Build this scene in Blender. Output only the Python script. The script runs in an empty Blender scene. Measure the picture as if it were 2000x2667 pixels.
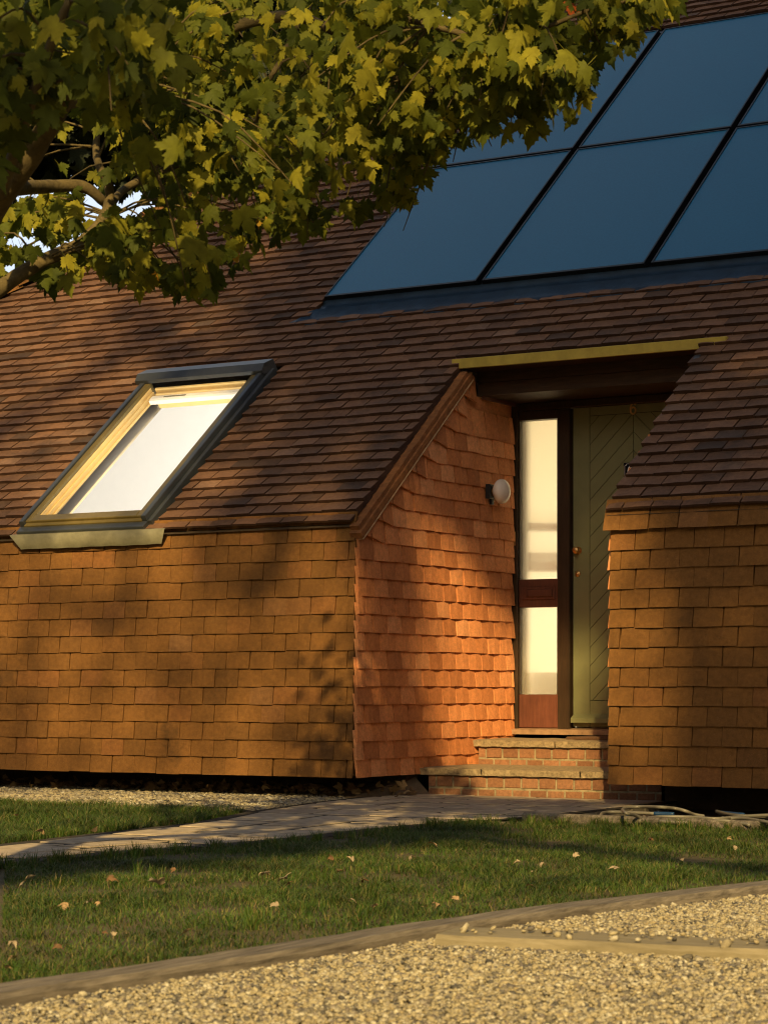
import bpy, math, random
import numpy as np
from mathutils import Vector, noise as mnoise
random.seed(7); rng=np.random.default_rng(7)
S=bpy.context.scene; COL=S.collection
R=math.radians
# ------------------------------------------------------------------ view constants (metres, facade along X, house towards +Y)
YAW=R(30.5); CAM=(6.667,-10.998,.64); FL=5833.
RV=(math.cos(YAW),math.sin(YAW)); DV=(-math.sin(YAW),math.cos(YAW))
PITCH=.804; EZ=1.585; CP=1/math.sqrt(1+PITCH*PITCH); SP=PITCH*CP
SUN_AZ=R(27); SUN_EL=R(29)
TS=Vector((math.sin(SUN_AZ)*math.cos(SUN_EL),-math.cos(SUN_AZ)*math.cos(SUN_EL),math.sin(SUN_EL)))   # towards the sun

def at(px,py,Z):          # a point measured on the survey photo (2000 px wide) at its own depth Z
    u=(px-1000)/FL; v=(1790-py)/FL
    return Vector((CAM[0]+Z*(u*RV[0]+DV[0]),CAM[1]+Z*(u*RV[1]+DV[1]),CAM[2]+Z*v))
def gnd(px,py,z=0.):
    v=(1790-py)/FL; return at(px,py,(z-CAM[2])/v)

# ------------------------------------------------------------------ mesh helpers
class MB:
    def __init__(s): s.v=[]; s.f=[]
    def add(s,vs,fs):
        o=len(s.v); s.v.extend([tuple(p) for p in vs]); s.f.extend([tuple(o+i for i in f) for f in fs]); return s
    def box(s,x0,x1,y0,y1,z0,z1):
        return s.add([(x0,y0,z0),(x1,y0,z0),(x1,y1,z0),(x0,y1,z0),(x0,y0,z1),(x1,y0,z1),(x1,y1,z1),(x0,y1,z1)],
          [(3,2,1,0),(4,5,6,7),(0,1,5,4),(1,2,6,5),(2,3,7,6),(3,0,4,7)])
    def obox(s,O,U,V,N,u0,u1,v0,v1,n0,n1,b=0.):
        O,U,V,N=map(Vector,(O,U,V,N)); P=lambda a,c,d:O+U*a+V*c+N*d
        if b<=0:
            return s.add([P(u0,v0,n0),P(u1,v0,n0),P(u1,v1,n0),P(u0,v1,n0),P(u0,v0,n1),P(u1,v0,n1),P(u1,v1,n1),P(u0,v1,n1)],
              [(3,2,1,0),(4,5,6,7),(0,1,5,4),(1,2,6,5),(2,3,7,6),(3,0,4,7)])
        return s.add([P(u0,v0,n0),P(u1,v0,n0),P(u1,v1,n0),P(u0,v1,n0),P(u0,v0,n1-b),P(u1,v0,n1-b),P(u1,v1,n1-b),P(u0,v1,n1-b),
                      P(u0+b,v0+b,n1),P(u1-b,v0+b,n1),P(u1-b,v1-b,n1),P(u0+b,v1-b,n1)],
              [(3,2,1,0),(0,1,5,4),(1,2,6,5),(2,3,7,6),(3,0,4,7),(4,5,9,8),(5,6,10,9),(6,7,11,10),(7,4,8,11),(8,9,10,11)])
    def prism(s,poly,O,U,V,N,n0,n1):    # closed polygon extruded
        O,U,V,N=map(Vector,(O,U,V,N)); k=len(poly)
        vs=[O+U*a+V*b+N*n0 for a,b in poly]+[O+U*a+V*b+N*n1 for a,b in poly]
        fs=[tuple(range(k-1,-1,-1)),tuple(range(k,2*k))]+[(i,(i+1)%k,k+(i+1)%k,k+i) for i in range(k)]
        return s.add(vs,fs)
    def tube(s,pts,rad,n=8,sub=4,bump=0.):
        P=[Vector(p) for p in pts]; Rr=[rad]*len(P) if not hasattr(rad,'__len__') else list(rad)
        Q=[];W=[]
        for i in range(len(P)-1):
            a=P[max(i-1,0)];b=P[i];c=P[i+1];d=P[min(i+2,len(P)-1)]
            for k in range(sub):
                t=k/sub
                Q.append(.5*((2*b)+(c-a)*t+(2*a-5*b+4*c-d)*t*t+(3*b-a-3*c+d)*t**3)); W.append(Rr[i]*(1-t)+Rr[i+1]*t)
        Q.append(P[-1]);W.append(Rr[-1])
        vs=[];ref=Vector((.3,.2,1)).normalized()
        for i,q in enumerate(Q):
            T=(Q[min(i+1,len(Q)-1)]-Q[max(i-1,0)]).normalized()
            A=T.cross(ref); 
            if A.length<.05: A=T.cross(Vector((1,0,0)))
            A.normalize(); B=T.cross(A)
            for k in range(n):
                w=2*math.pi*k/n; r=W[i]*(1+bump*(random.random()-.5)); vs.append(q+A*(r*math.cos(w))+B*(r*math.sin(w)))
        fs=[]
        for i in range(len(Q)-1):
            for k in range(n):
                a=i*n+k;b=i*n+(k+1)%n; fs.append((a,b,b+n,a+n))
        fs.append(tuple(range(n-1,-1,-1))); m=(len(Q)-1)*n; fs.append(tuple(range(m,m+n)))
        return s.add(vs,fs)
    def lathe(s,O,A,prof,n=24):          # profile (radius, height along axis A)
        O=Vector(O);A=Vector(A).normalized(); U=A.orthogonal().normalized(); V=A.cross(U); vs=[];fs=[]
        for r,h in prof:
            for k in range(n):
                w=2*math.pi*k/n; vs.append(O+A*h+U*(r*math.cos(w))+V*(r*math.sin(w)))
        for i in range(len(prof)-1):
            for k in range(n):
                a=i*n+k;b=i*n+(k+1)%n; fs.append((a,b,b+n,a+n))
        return s.add(vs,fs)

WL={}
def empty(name,loc):
    o=bpy.data.objects.new(name,None); o.location=loc; o.empty_display_size=.2; COL.objects.link(o); WL[o]=Vector(loc); return o
def tag(o,label=None,cat=None,group=None,kind=None):
    if label: o['label']=label
    if cat: o['category']=cat
    if group: o['group']=group
    if kind: o['kind']=kind
    return o
def link(name,me,mat,parent=None,loc=None):
    o=bpy.data.objects.new(name,me)
    if mat is not None and not me.materials: me.materials.append(mat)
    COL.objects.link(o)
    if parent is not None: o.parent=parent; WL[o]=WL[parent]
    else:
        o.location=loc or (0,0,0); WL[o]=Vector(loc or (0,0,0))
    return o
def obj(name,mb,mat,parent=None,loc=None,smooth=False,recalc=True):
    me=bpy.data.meshes.new(name)
    off=WL[parent] if parent is not None else Vector(loc or (0,0,0))
    me.from_pydata([(v[0]-off[0],v[1]-off[1],v[2]-off[2]) for v in mb.v],[],mb.f)
    if recalc:
        import bmesh
        bm=bmesh.new(); bm.from_mesh(me); bmesh.ops.recalc_face_normals(bm,faces=bm.faces); bm.to_mesh(me); bm.free()
    if smooth:
        me.polygons.foreach_set('use_smooth',[True]*len(me.polygons))
    me.update()
    return link(name,me,mat,parent,loc)
def npmesh(name,V,F):       # V (n,3) F (m,3) triangles, fast
    me=bpy.data.meshes.new(name); me.vertices.add(len(V)); me.vertices.foreach_set('co',np.ascontiguousarray(V,dtype=np.float32).ravel())
    k=F.shape[1]; me.loops.add(F.size); me.loops.foreach_set('vertex_index',np.ascontiguousarray(F,dtype=np.int32).ravel())
    me.polygons.add(len(F)); me.polygons.foreach_set('loop_start',np.arange(0,F.size,k,dtype=np.int32))
    me.update(calc_edges=True); me.validate(); return me

# ------------------------------------------------------------------ materials
def mat(name):
    m=bpy.data.materials.new(name); m.use_nodes=True; nt=m.node_tree
    b=nt.nodes['Principled BSDF']; return m,nt,b
def N(nt,t,**k):
    n=nt.nodes.new(t)
    for a,v in k.items():
        if a in n.inputs: n.inputs[a].default_value=v
        else: setattr(n,a,v)
    return n
def L(nt,a,b): nt.links.new(a,b)
def ramp(nt,stops):
    r=nt.nodes.new('ShaderNodeValToRGB'); e=r.color_ramp.elements
    while len(e)<len(stops): e.new(.5)
    for q,(p,c) in zip(e,stops): q.position=p; q.color=(*c,1)
    return r
def mix(nt,mode,f,a,b):
    m=nt.nodes.new('ShaderNodeMix'); m.data_type='RGBA'; m.blend_type=mode
    for i,v in ((0,f),(6,a),(7,b)):
        if hasattr(v,'is_linked') or hasattr(v,'links'): L(nt,v,m.inputs[i])
        else: m.inputs[i].default_value=v if i==0 else (*v,1)
    return m.outputs[2]
def noise(nt,scale,detail=4,rough=.6,vec=None):
    n=N(nt,'ShaderNodeTexNoise'); n.inputs['Scale'].default_value=scale; n.inputs['Detail'].default_value=detail; n.inputs['Roughness'].default_value=rough
    if vec is None:
        g=N(nt,'ShaderNodeNewGeometry'); vec=g.outputs['Position']
    L(nt,vec,n.inputs['Vector']); return n
def bump(nt,b,h,strength,dist):
    q=N(nt,'ShaderNodeBump'); q.inputs['Strength'].default_value=strength; q.inputs['Distance'].default_value=dist; L(nt,h,q.inputs['Height']); L(nt,q.outputs[0],b.inputs['Normal'])
def simple(name,col,rough=.7,metal=0.,var=.25,scale=12,bs=.0,bscale=150,spec=.4,stretch=None):
    m,nt,b=mat(name); g=N(nt,'ShaderNodeNewGeometry'); vec=g.outputs['Position']
    if stretch:
        mp=N(nt,'ShaderNodeMapping'); mp.inputs['Scale'].default_value=stretch; L(nt,vec,mp.inputs[0]); vec=mp.outputs[0]
    n=noise(nt,scale,6,.65,vec)
    r=ramp(nt,[(.25,tuple(c*(1-var) for c in col)),(.75,tuple(min(1,c*(1+var)) for c in col))]); L(nt,n.outputs[0],r.inputs[0])
    L(nt,r.outputs[0],b.inputs['Base Color']); b.inputs['Roughness'].default_value=rough; b.inputs['Metallic'].default_value=metal
    b.inputs['Specular IOR Level'].default_value=spec
    if bs>0:
        n2=noise(nt,bscale,5,.7,vec); bump(nt,b,n2.outputs[0],bs,.004)
    return m
def tilemat(name,stops,moss,mosscol,rough=.85,speck=.0,seedscale=2.3,mlo=.56):
    m,nt,b=mat(name); g=N(nt,'ShaderNodeNewGeometry')
    r=ramp(nt,stops); L(nt,g.outputs['Random Per Island'],r.inputs[0])
    n=noise(nt,38,6,.7); r2=ramp(nt,[(.3,(.72,.72,.72)),(.7,(1.15,1.15,1.15))]); L(nt,n.outputs[0],r2.inputs[0])
    c=mix(nt,'MULTIPLY',1.,r.outputs[0],r2.outputs[0])
    n3=noise(nt,260,3,.6); r3=ramp(nt,[(.32,(.8,.8,.8)),(.68,(1.2,1.2,1.2))]); L(nt,n3.outputs[0],r3.inputs[0])
    c=mix(nt,'MULTIPLY',.8,c,r3.outputs[0])
    ns=noise(nt,seedscale,5,.7); rs=ramp(nt,[(mlo,(0,0,0)),(mlo+.16,(1,1,1))]); L(nt,ns.outputs[0],rs.inputs[0])
    ml=N(nt,'ShaderNodeMath',operation='MULTIPLY'); L(nt,rs.outputs[0],ml.inputs[0]); ml.inputs[1].default_value=moss
    c=mix(nt,'MIX',ml.outputs[0],c,mosscol)
    if speck>0:
        v=noise(nt,420,1,.5); rv=ramp(nt,[(.74,(0,0,0)),(.78,(1,1,1))]); L(nt,v.outputs[0],rv.inputs[0])
        mm=N(nt,'ShaderNodeMath',operation='MULTIPLY'); L(nt,rv.outputs[0],mm.inputs[0]); mm.inputs[1].default_value=speck
        c=mix(nt,'MIX',mm.outputs[0],c,(.6,.5,.35))
    L(nt,c,b.inputs['Base Color']); b.inputs['Roughness'].default_value=rough; b.inputs['Specular IOR Level'].default_value=.25
    nb=noise(nt,170,6,.75); bump(nt,b,nb.outputs[0],.55,.003)
    return m
def randmat(name,stops,rough=.8,trans=0.,tcol=1.25,spec=.3,nscale=30,nvar=.25):
    m,nt,b=mat(name); g=N(nt,'ShaderNodeNewGeometry'); r=ramp(nt,stops); L(nt,g.outputs['Random Per Island'],r.inputs[0])
    n=noise(nt,nscale,4,.6); r2=ramp(nt,[(.3,(1-nvar,)*3),(.7,(1+nvar*.5,)*3)]); L(nt,n.outputs[0],r2.inputs[0])
    c=mix(nt,'MULTIPLY',1.,r.outputs[0],r2.outputs[0])
    L(nt,c,b.inputs['Base Color']); b.inputs['Roughness'].default_value=rough; b.inputs['Specular IOR Level'].default_value=spec
    if trans>0:
        t=N(nt,'ShaderNodeBsdfTranslucent'); c2=mix(nt,'MULTIPLY',1.,c,(tcol,tcol,tcol*.6)); L(nt,c2,t.inputs['Color'])
        ms=N(nt,'ShaderNodeMixShader'); ms.inputs[0].default_value=trans; L(nt,b.outputs[0],ms.inputs[1]); L(nt,t.outputs[0],ms.inputs[2])
        L(nt,ms.outputs[0],nt.nodes['Material Output'].inputs['Surface'])
    return m
def wood(name,c0,c1,stretch,rough=.75,bs=.5):
    m,nt,b=mat(name); g=N(nt,'ShaderNodeNewGeometry'); mp=N(nt,'ShaderNodeMapping'); mp.inputs['Scale'].default_value=stretch; L(nt,g.outputs['Position'],mp.inputs[0])
    n=noise(nt,4,8,.7,mp.outputs[0]); r=ramp(nt,[(.3,c0),(.7,c1)]); L(nt,n.outputs[0],r.inputs[0])
    n2=noise(nt,3,4,.6); r2=ramp(nt,[(.3,(.7,)*3),(.7,(1.15,)*3)]); L(nt,n2.outputs[0],r2.inputs[0])
    L(nt,mix(nt,'MULTIPLY',1.,r.outputs[0],r2.outputs[0]),b.inputs['Base Color']); b.inputs['Roughness'].default_value=rough; b.inputs['Specular IOR Level'].default_value=.3
    bump(nt,b,n.outputs[0],bs,.004); return m

M={}
M['roof']=tilemat('roof_tile_clay',[(0,(.07,.043,.029)),(.07,(.115,.063,.037)),(.25,(.15,.079,.045)),(.6,(.172,.09,.05)),(.9,(.205,.106,.058)),(.96,(.225,.13,.08)),(1,(.10,.065,.047))],.65,(.035,.028,.024),seedscale=1.7,mlo=.55)
M['roofedge']=tilemat('grimy_tile_edge',[(0,(.055,.028,.017)),(.6,(.075,.037,.021)),(1,(.095,.047,.026))],.4,(.02,.016,.013))  # shade under each course put into the colour of the tile edges
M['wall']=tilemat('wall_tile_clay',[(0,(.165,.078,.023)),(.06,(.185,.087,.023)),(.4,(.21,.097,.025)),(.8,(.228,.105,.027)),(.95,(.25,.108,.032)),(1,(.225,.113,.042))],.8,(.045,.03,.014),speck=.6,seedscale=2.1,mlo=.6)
M['reveal']=tilemat('sheltered_tile_clay',[(0,(.46,.17,.06)),(.35,(.62,.235,.082)),(.75,(.72,.29,.11)),(1,(.78,.35,.15))],.4,(.22,.10,.04),speck=.3,seedscale=4,mlo=.58)  # cleaner sheltered clay, lifted further to carry the bright glow on the reveal
M['verge']=simple('verge_mortar',(.25,.10,.03),.9,var=.45,scale=22,bs=.8,bscale=60)
M['vergeline']=simple('verge_strip',(.5,.33,.17),.5)
M['darkwood']=wood('dark_stained_timber',(.028,.014,.006),(.07,.036,.015),(1.2,14,14),.55,.4)
M['frame']=wood('brown_painted_timber',(.03,.018,.009),(.055,.032,.016),(14,14,1.5),.45,.25)
M['redwood']=wood('red_brown_timber',(.10,.035,.02),(.16,.055,.03),(14,14,1.5),.5,.25)
M['door']=simple('green_door_paint',(.18,.185,.085),.42,var=.12,scale=8,bs=.15,bscale=90)
M['groove']=simple('green_door_groove',(.02,.025,.008),.8)
M['brass']=simple('aged_brass',(.72,.42,.15),.42,metal=1.)
M['trim']=simple('ochre_metal_trim',(.44,.33,.055),.5,var=.22)
M['black']=simple('black_plastic',(.012,.012,.012),.5)
M['enamel']=simple('dark_blue_enamel',(.006,.007,.016),.25)
M['white']=simple('white_enamel',(.75,.73,.68),.35,var=.03)
M['globe']=simple('opal_glass',(.68,.59,.5),.22,var=.03)
M['cream']=simple('cream_interior_paint',(.85,.79,.64),.6,var=.04)
M['pine']=simple('pine_lining',(.72,.52,.2),.5,var=.1)
M['sash']=simple('ochre_sash',(.19,.145,.05),.4,metal=.3,var=.2)  # golden flare around the skylight put into the colour of grey metal
M['whitewall']=simple('white_interior_paint',(.86,.85,.82),.7,var=.02)
M['alu']=simple('grey_aluminium_cladding',(.085,.095,.105),.35,metal=.5,var=.15)
M['lead']=simple('lead_flashing',(.25,.235,.15),.5,metal=.35,var=.35,scale=9,bs=.5,bscale=14)
M['plead']=simple('dark_lead_flashing',(.014,.034,.062),.45,metal=.2,var=.4,scale=9,bs=.9,bscale=40)
M['pframe']=simple('black_panel_frame',(.008,.009,.010),.35,metal=.3)
M['concrete']=simple('mossy_concrete_slab',(.27,.20,.11),.95,var=.6,scale=45,bs=1.,bscale=90)
M['pav']=randmat('buff_paving_slab',[(0,(.36,.29,.20)),(.5,(.43,.35,.24)),(1,(.48,.39,.28))],.95,nscale=16,nvar=.35)
M['sett']=randmat('grey_edging_stone',[(0,(.13,.115,.085)),(1,(.2,.175,.125))],.95,nscale=14,nvar=.4)
M['soil']=simple('dark_soil',(.055,.036,.02),1.,var=.5,scale=18,bs=1.,bscale=50)
M['joint']=simple('mossy_joint_fill',(.03,.024,.013),1.,var=.5,scale=25,bs=1.,bscale=80)
M['turf']=simple('turf_soil',(.075,.06,.024),1.,var=.5,scale=7,bs=1.,bscale=60)
M['land']=simple('field_ground',(.06,.065,.025),1.,var=.4,scale=1.5)
M['gravelbase']=simple('gravel_bed_base',(.2,.145,.07),1.,var=.6,scale=60,bs=1.,bscale=110)
M['pebble']=randmat('pea_gravel',[(0,(0.048,0.046,0.043)),(.14,(0.153,0.137,0.100)),(.3,(0.299,0.257,0.158)),(.5,(0.379,0.332,0.208)),(.66,(0.266,0.215,0.116)),(.82,(0.468,0.438,0.324)),(.93,(0.170,0.141,0.108)),(1,(0.096,0.095,0.092))],.7,nscale=90,nvar=.3)
M['log']=wood('weathered_timber',(.05,.042,.032),(.25,.215,.165),(16,1.0,16),.9,.9)
M['plank']=wood('pale_timber',(.17,.145,.085),(.29,.25,.16),(1.2,14,14),.85,.7)
M['bark']=simple('bark',(.095,.072,.028),.95,var=.55,scale=26,bs=1.,bscale=30)
M['leaf']=randmat('maple_leaf',[(0,(.042,.058,.009)),(.4,(.09,.11,.013)),(.7,(.17,.175,.018)),(.9988,(.29,.265,.024)),(1,(.40,.09,.02))],.65,.38,1.5,spec=.15,nscale=40,nvar=.25)
M['shade']=randmat('shade_leaf',[(0,(.03,.05,.015)),(1,(.08,.1,.02))],.6,.2)
M['evergreen']=randmat('dark_evergreen',[(0,(.008,.014,.005)),(1,(.018,.026,.008))],.7,.0)
M['grass']=randmat('grass_blade',[(0,(.035,.082,.010)),(.4,(.062,.12,.015)),(.72,(.105,.15,.024)),(.9,(.17,.16,.05)),(1,(.26,.2,.09))],.6,.3,nscale=2.2,nvar=.6)
M['dry']=randmat('dry_leaf',[(0,(.3,.2,.1)),(1,(.4,.28,.16))],.8,.15,nscale=60)
M['drypale']=randmat('pale_dry_leaf',[(0,(.31,.245,.155)),(1,(.4,.32,.215))],.75,.15,nscale=60)
M['drybrown']=randmat('brown_dry_leaf',[(0,(.13,.075,.035)),(1,(.2,.115,.055))],.8,.1,nscale=60)
M['litter']=randmat('leaf_litter',[(0,(.10,.06,.025)),(.5,(.2,.12,.045)),(1,(.34,.23,.1))],.9,nscale=30)
M['hose']=simple('grey_garden_hose',(.19,.175,.13),.45,var=.2)
M['blue']=simple('blue_hose_fitting',(.02,.06,.14),.4)
M['mat']=simple('coir_mat',(.10,.05,.022),1.,var=.4,scale=90,bs=1.,bscale=220)
M['stone']=simple('field_stone',(.12,.085,.05),.95,var=.4,scale=14,bs=1.,bscale=30)

M['stone2']=simple('worn_sill_paint',(.28,.17,.09),.8,var=.4,scale=20,bs=.6,bscale=60)
def brickmat():
    m,nt,b=mat('red_brick'); g=N(nt,'ShaderNodeNewGeometry'); sp=N(nt,'ShaderNodeSeparateXYZ'); L(nt,g.outputs['Position'],sp.inputs[0])
    r=ramp(nt,[(0,(.19,.085,.04)),(.5,(.24,.11,.05)),(1,(.30,.145,.07))]); L(nt,g.outputs['Random Per Island'],r.inputs[0])
    n=noise(nt,55,6,.7); r2=ramp(nt,[(.3,(.62,)*3),(.7,(1.2,)*3)]); L(nt,n.outputs[0],r2.inputs[0])
    L(nt,mix(nt,'MULTIPLY',1.,r.outputs[0],r2.outputs[0]),b.inputs['Base Color']); b.inputs['Roughness'].default_value=.95
    bump(nt,b,n.outputs[0],.7,.004); return m
M['brick']=brickmat()
M['mortar']=simple('lime_mortar',(.26,.21,.12),1.,var=.5,scale=30,bs=1.,bscale=80)

def panelglass():
    m,nt,b=mat('blue_collector_glass'); g=N(nt,'ShaderNodeNewGeometry'); mp=N(nt,'ShaderNodeMapping'); mp.inputs['Rotation'].default_value=(0,R(38),R(20)); mp.inputs['Scale'].default_value=(60,260,160); L(nt,g.outputs['Position'],mp.inputs[0])
    n=noise(nt,1.,2,.5,mp.outputs[0]); r=ramp(nt,[(.35,(.004,.098,.205)),(.7,(.008,.122,.25))]); L(nt,n.outputs[0],r.inputs[0])
    L(nt,r.outputs[0],b.inputs['Base Color']); b.inputs['Roughness'].default_value=.4; b.inputs['Specular IOR Level'].default_value=.4
    bump(nt,b,n.outputs[0],.12,.002); return m
M['pglass']=panelglass()
def clearglass(name,tint=(1,1,1),rough=.02,refl=1.):
    m=bpy.data.materials.new(name); m.use_nodes=True; nt=m.node_tree; nt.nodes.clear()
    o=N(nt,'ShaderNodeOutputMaterial'); t=N(nt,'ShaderNodeBsdfTransparent'); t.inputs[0].default_value=(*tint,1)
    gl=N(nt,'ShaderNodeBsdfGlossy'); gl.inputs['Roughness'].default_value=rough
    fr=N(nt,'ShaderNodeFresnel'); fr.inputs[0].default_value=1.5
    ms=N(nt,'ShaderNodeMixShader'); L(nt,fr.outputs[0],ms.inputs[0]); L(nt,t.outputs[0],ms.inputs[1]); L(nt,gl.outputs[0],ms.inputs[2]); L(nt,ms.outputs[0],o.inputs[0]); return m
M['glass']=clearglass('clear_glass')
def ribbed():
    m,nt,b=mat('ribbed_glass'); b.inputs['Base Color'].default_value=(.97,.95,.9,1); b.inputs['Transmission Weight'].default_value=1.; b.inputs['Roughness'].default_value=.07; b.inputs['IOR'].default_value=1.45
    # textured glass also scatters some of the light that falls on it
    d=N(nt,'ShaderNodeBsdfDiffuse'); d.inputs[0].default_value=(.8,.72,.52,1); ms=N(nt,'ShaderNodeMixShader'); ms.inputs[0].default_value=.12
    L(nt,b.outputs[0],ms.inputs[1]); L(nt,d.outputs[0],ms.inputs[2]); L(nt,ms.outputs[0],nt.nodes['Material Output'].inputs['Surface']); return m
M['ribbed']=ribbed()

# ------------------------------------------------------------------ clay tile courses
def tile(mb,O,U,W,Nn,u0,u1,w0,Lt,h0,h1,th=.013,camber=.003,jit=.003,cut=None,arch=.0022):
    """one plain tile: lower edge w0 raised h1, upper end h0; cut = function u -> extra lift of the lower edge"""
    rj=lambda k:random.uniform(-k,k)
    us=[u0,(u0+u1)/2,u1]; tw=rj(jit); tr=rj(jit*.7)
    low=[w0+tw+(us[i]-us[1])*tr*4 for i in range(3)]
    if cut: low=[max(l,cut(u)) for l,u in zip(low,us)]
    h1=h1+rj(.0025); tl=rj(.0028)
    vs=[]
    for k,f in enumerate((0,.5,1)):
        for i in range(3):
            w=low[i]*(1-f)+(w0+Lt)*f
            h=h1*(1-f)+h0*f+camber*(1-(2*f-1)**2)+(arch if i==1 else 0)+tl*(i-1)*(1-f)
            vs.append(O+U*us[i]+W*w+Nn*h)
    for i in range(3):
        vs.append(O+U*us[i]+W*low[i]+Nn*(h1-th+(arch if i==1 else 0)+tl*(i-1)))
    for i in (0,2):
        vs.append(O+U*us[i]+W*(w0+Lt)+Nn*(h0-th))
    mb.add(vs,[(0,1,4,3),(1,2,5,4),(3,4,7,6),(4,5,8,7),(9,10,1,0),(10,11,2,1),(9,0,3,12),(12,3,6),(2,11,13,5),(13,8,5)])
def course(mb,O,U,W,Nn,spans,w0,row,g,Tw=.168,Lt=.2,h1=.028,minw=.02,cut=None,phase=0.,th=.013,gap=.0026,arch=.0022):
    for a,b in spans:
        k0=math.floor((a-phase)/Tw)-1; k1=math.ceil((b-phase)/Tw)+1
        for k in range(k0,k1+1):
            s=phase+k*Tw+(row%2)*.5*Tw+random.uniform(-.003,.003)
            x0=max(a,s+gap); x1=min(b,s+Tw-gap)
            if x1-x0<minw: continue
            tile(mb,O,U,W,Nn,x0,x1,w0,Lt,.004,h1,th,cut=cut,arch=arch)
V3=Vector
X,Y,Zv=V3((1,0,0)),V3((0,1,0)),V3((0,0,1))

house=empty('brick_house',(-1.5,2.,0)); tag(house,'clay tiled house with steep brown roof, orange tile hung walls and recessed green front door','house')
# ---- roof
UP=V3((0,CP,SP)); NR=V3((0,-SP,CP)); OR=V3((0,0,EZ))
G=.105; ROWS=84; XR=4.6; HIPX=-7.4; CR=.19; OPX0,OPX1=-.018,1.585
def t_of(w): return w*CP
# roof openings as (x0,x1,w0,w1)
SKY=(-2.50,-1.45,.10,1.80); PAN=(-1.53,2.165,2.42,6.66); OPW=1.60
roof=MB()
for i in range(ROWS):
    w0=-.03+i*G; t=t_of(w0); hx=HIPX+t+.05
    spans=[(hx,XR)]
    def sub(sp,a,b):
        out=[]
        for p,q in sp:
            if b<=p or a>=q: out.append((p,q)); continue
            if a>p: out.append((p,a))
            if b<q: out.append((b,q))
        return out
    if w0<OPW+.06: spans=sub(spans,OPX0,OPX1)
    if SKY[2]-.12<w0<SKY[3]+.02 : spans=sub(spans,SKY[0]-.03,SKY[1]+.03)
    if PAN[2]-.02<w0<PAN[3]-.02: spans=sub(spans,PAN[0],PAN[1])
    if i==0: course(roof,OR,X,UP,NR,spans,-.012,i,G,h1=.032,th=.014,gap=.0034); continue
    course(roof,OR,X,UP,NR,spans,w0,i,G,h1=.046,th=.024,gap=.0034)
roof_o=obj('roof',roof,M['roof'],house,recalc=False)
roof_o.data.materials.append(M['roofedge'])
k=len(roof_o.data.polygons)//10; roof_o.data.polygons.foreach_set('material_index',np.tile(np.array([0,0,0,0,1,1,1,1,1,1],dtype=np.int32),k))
# roof deck below the tiles, with the holes for skylight and porch left open
deck=MB()
xs=sorted({-7.4,SKY[0]+.06,SKY[1]-.06,OPX0,OPX1,XR}); ws=sorted({-.02,SKY[2]+.06,SKY[3]-.06,OPW+.12,ROWS*G})
for i in range(len(xs)-1):
    for j in range(len(ws)-1):
        xm=(xs[i]+xs[i+1])/2; wm=(ws[j]+ws[j+1])/2
        if SKY[0]+.06<xm<SKY[1]-.06 and SKY[2]+.06<wm<SKY[3]-.06: continue
        if OPX0<xm<OPX1 and wm<OPW+.12: continue
        x0,x1,w0,w1=xs[i],xs[i+1],ws[j],ws[j+1]
        P=lambda x,w:OR+X*max(x,HIPX+t_of(w))+UP*w-NR*.012
        deck.add([P(x0,w0),P(x1,w0),P(x1,w1),P(x0,w1)],[(0,1,2,3)])
tR=t_of(ROWS*G); zR=EZ+PITCH*tR
# hip end face, back slope, right gable and the walls out of sight
deck.add([(HIPX,0,EZ),(HIPX+tR,tR,zR),(HIPX,2*tR,EZ)],[(0,1,2)])
deck.add([(HIPX,2*tR,EZ),(HIPX+tR,tR,zR),(XR,tR,zR),(XR,2*tR,EZ)],[(0,1,2,3)])
obj('roof_deck',deck,M['soil'],roof_o,recalc=False)
hip=MB()
hd=V3((1,1,PITCH)).normalized()
for k in range(40):
    p=V3((HIPX,0,EZ+.045))+hd*(k*.29); 
    if k*.29*hd.x>tR: break
    side=V3((0,0,1)).cross(hd).normalized(); up=hd.cross(side)
    vs=[]
    for e,rr in ((0,.115),(.32,.095)):
        for a in range(7):
            w=math.pi*a/6; vs.append(p+hd*e+side*(rr*math.cos(w))+up*(rr*math.sin(w)*.75-.03+(.02 if e==0 else 0)))
    hip.add(vs,[(a,a+1,a+8,a+7) for a in range(6)]+[tuple(range(7))])
obj('hip_tiles',hip,M['wall'],roof_o,recalc=False)
# ---- tile hung walls
GW=.105; WB=.118
def wy(z): return .035*max(0,min(1,(z-.1)/1.45))**1.3
lw=MB(); rw=MB(); rv=MB()
for i in range(14):
    z=WB+i*GW
    top=(i==13)
    O=V3((0,wy(z),0))
    xl=-.012-.012*(i%2)
    course(lw,O,X,Zv,-Y,[(-7.4,-.008)],z,i,GW,Lt=.17,h1=.03,phase=-.05)
    xr0=1.60+(.0 if not top else -.03)
    course(rw,O,X,Zv,-Y,[(xr0,XR)],z,i,GW,Lt=.17,h1=.034 if not top else .06,phase=1.56+.02)
# wall backing boxes
lw.box(-7.4,-.03,.075,.12,.125,1.6)
rw.box(1.62,XR,.075,.12,.125,1.6)
obj('tile_wall',lw,M['wall'],house,recalc=False); obj('tile_wall',rw,M['wall'],house,recalc=False)
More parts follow.
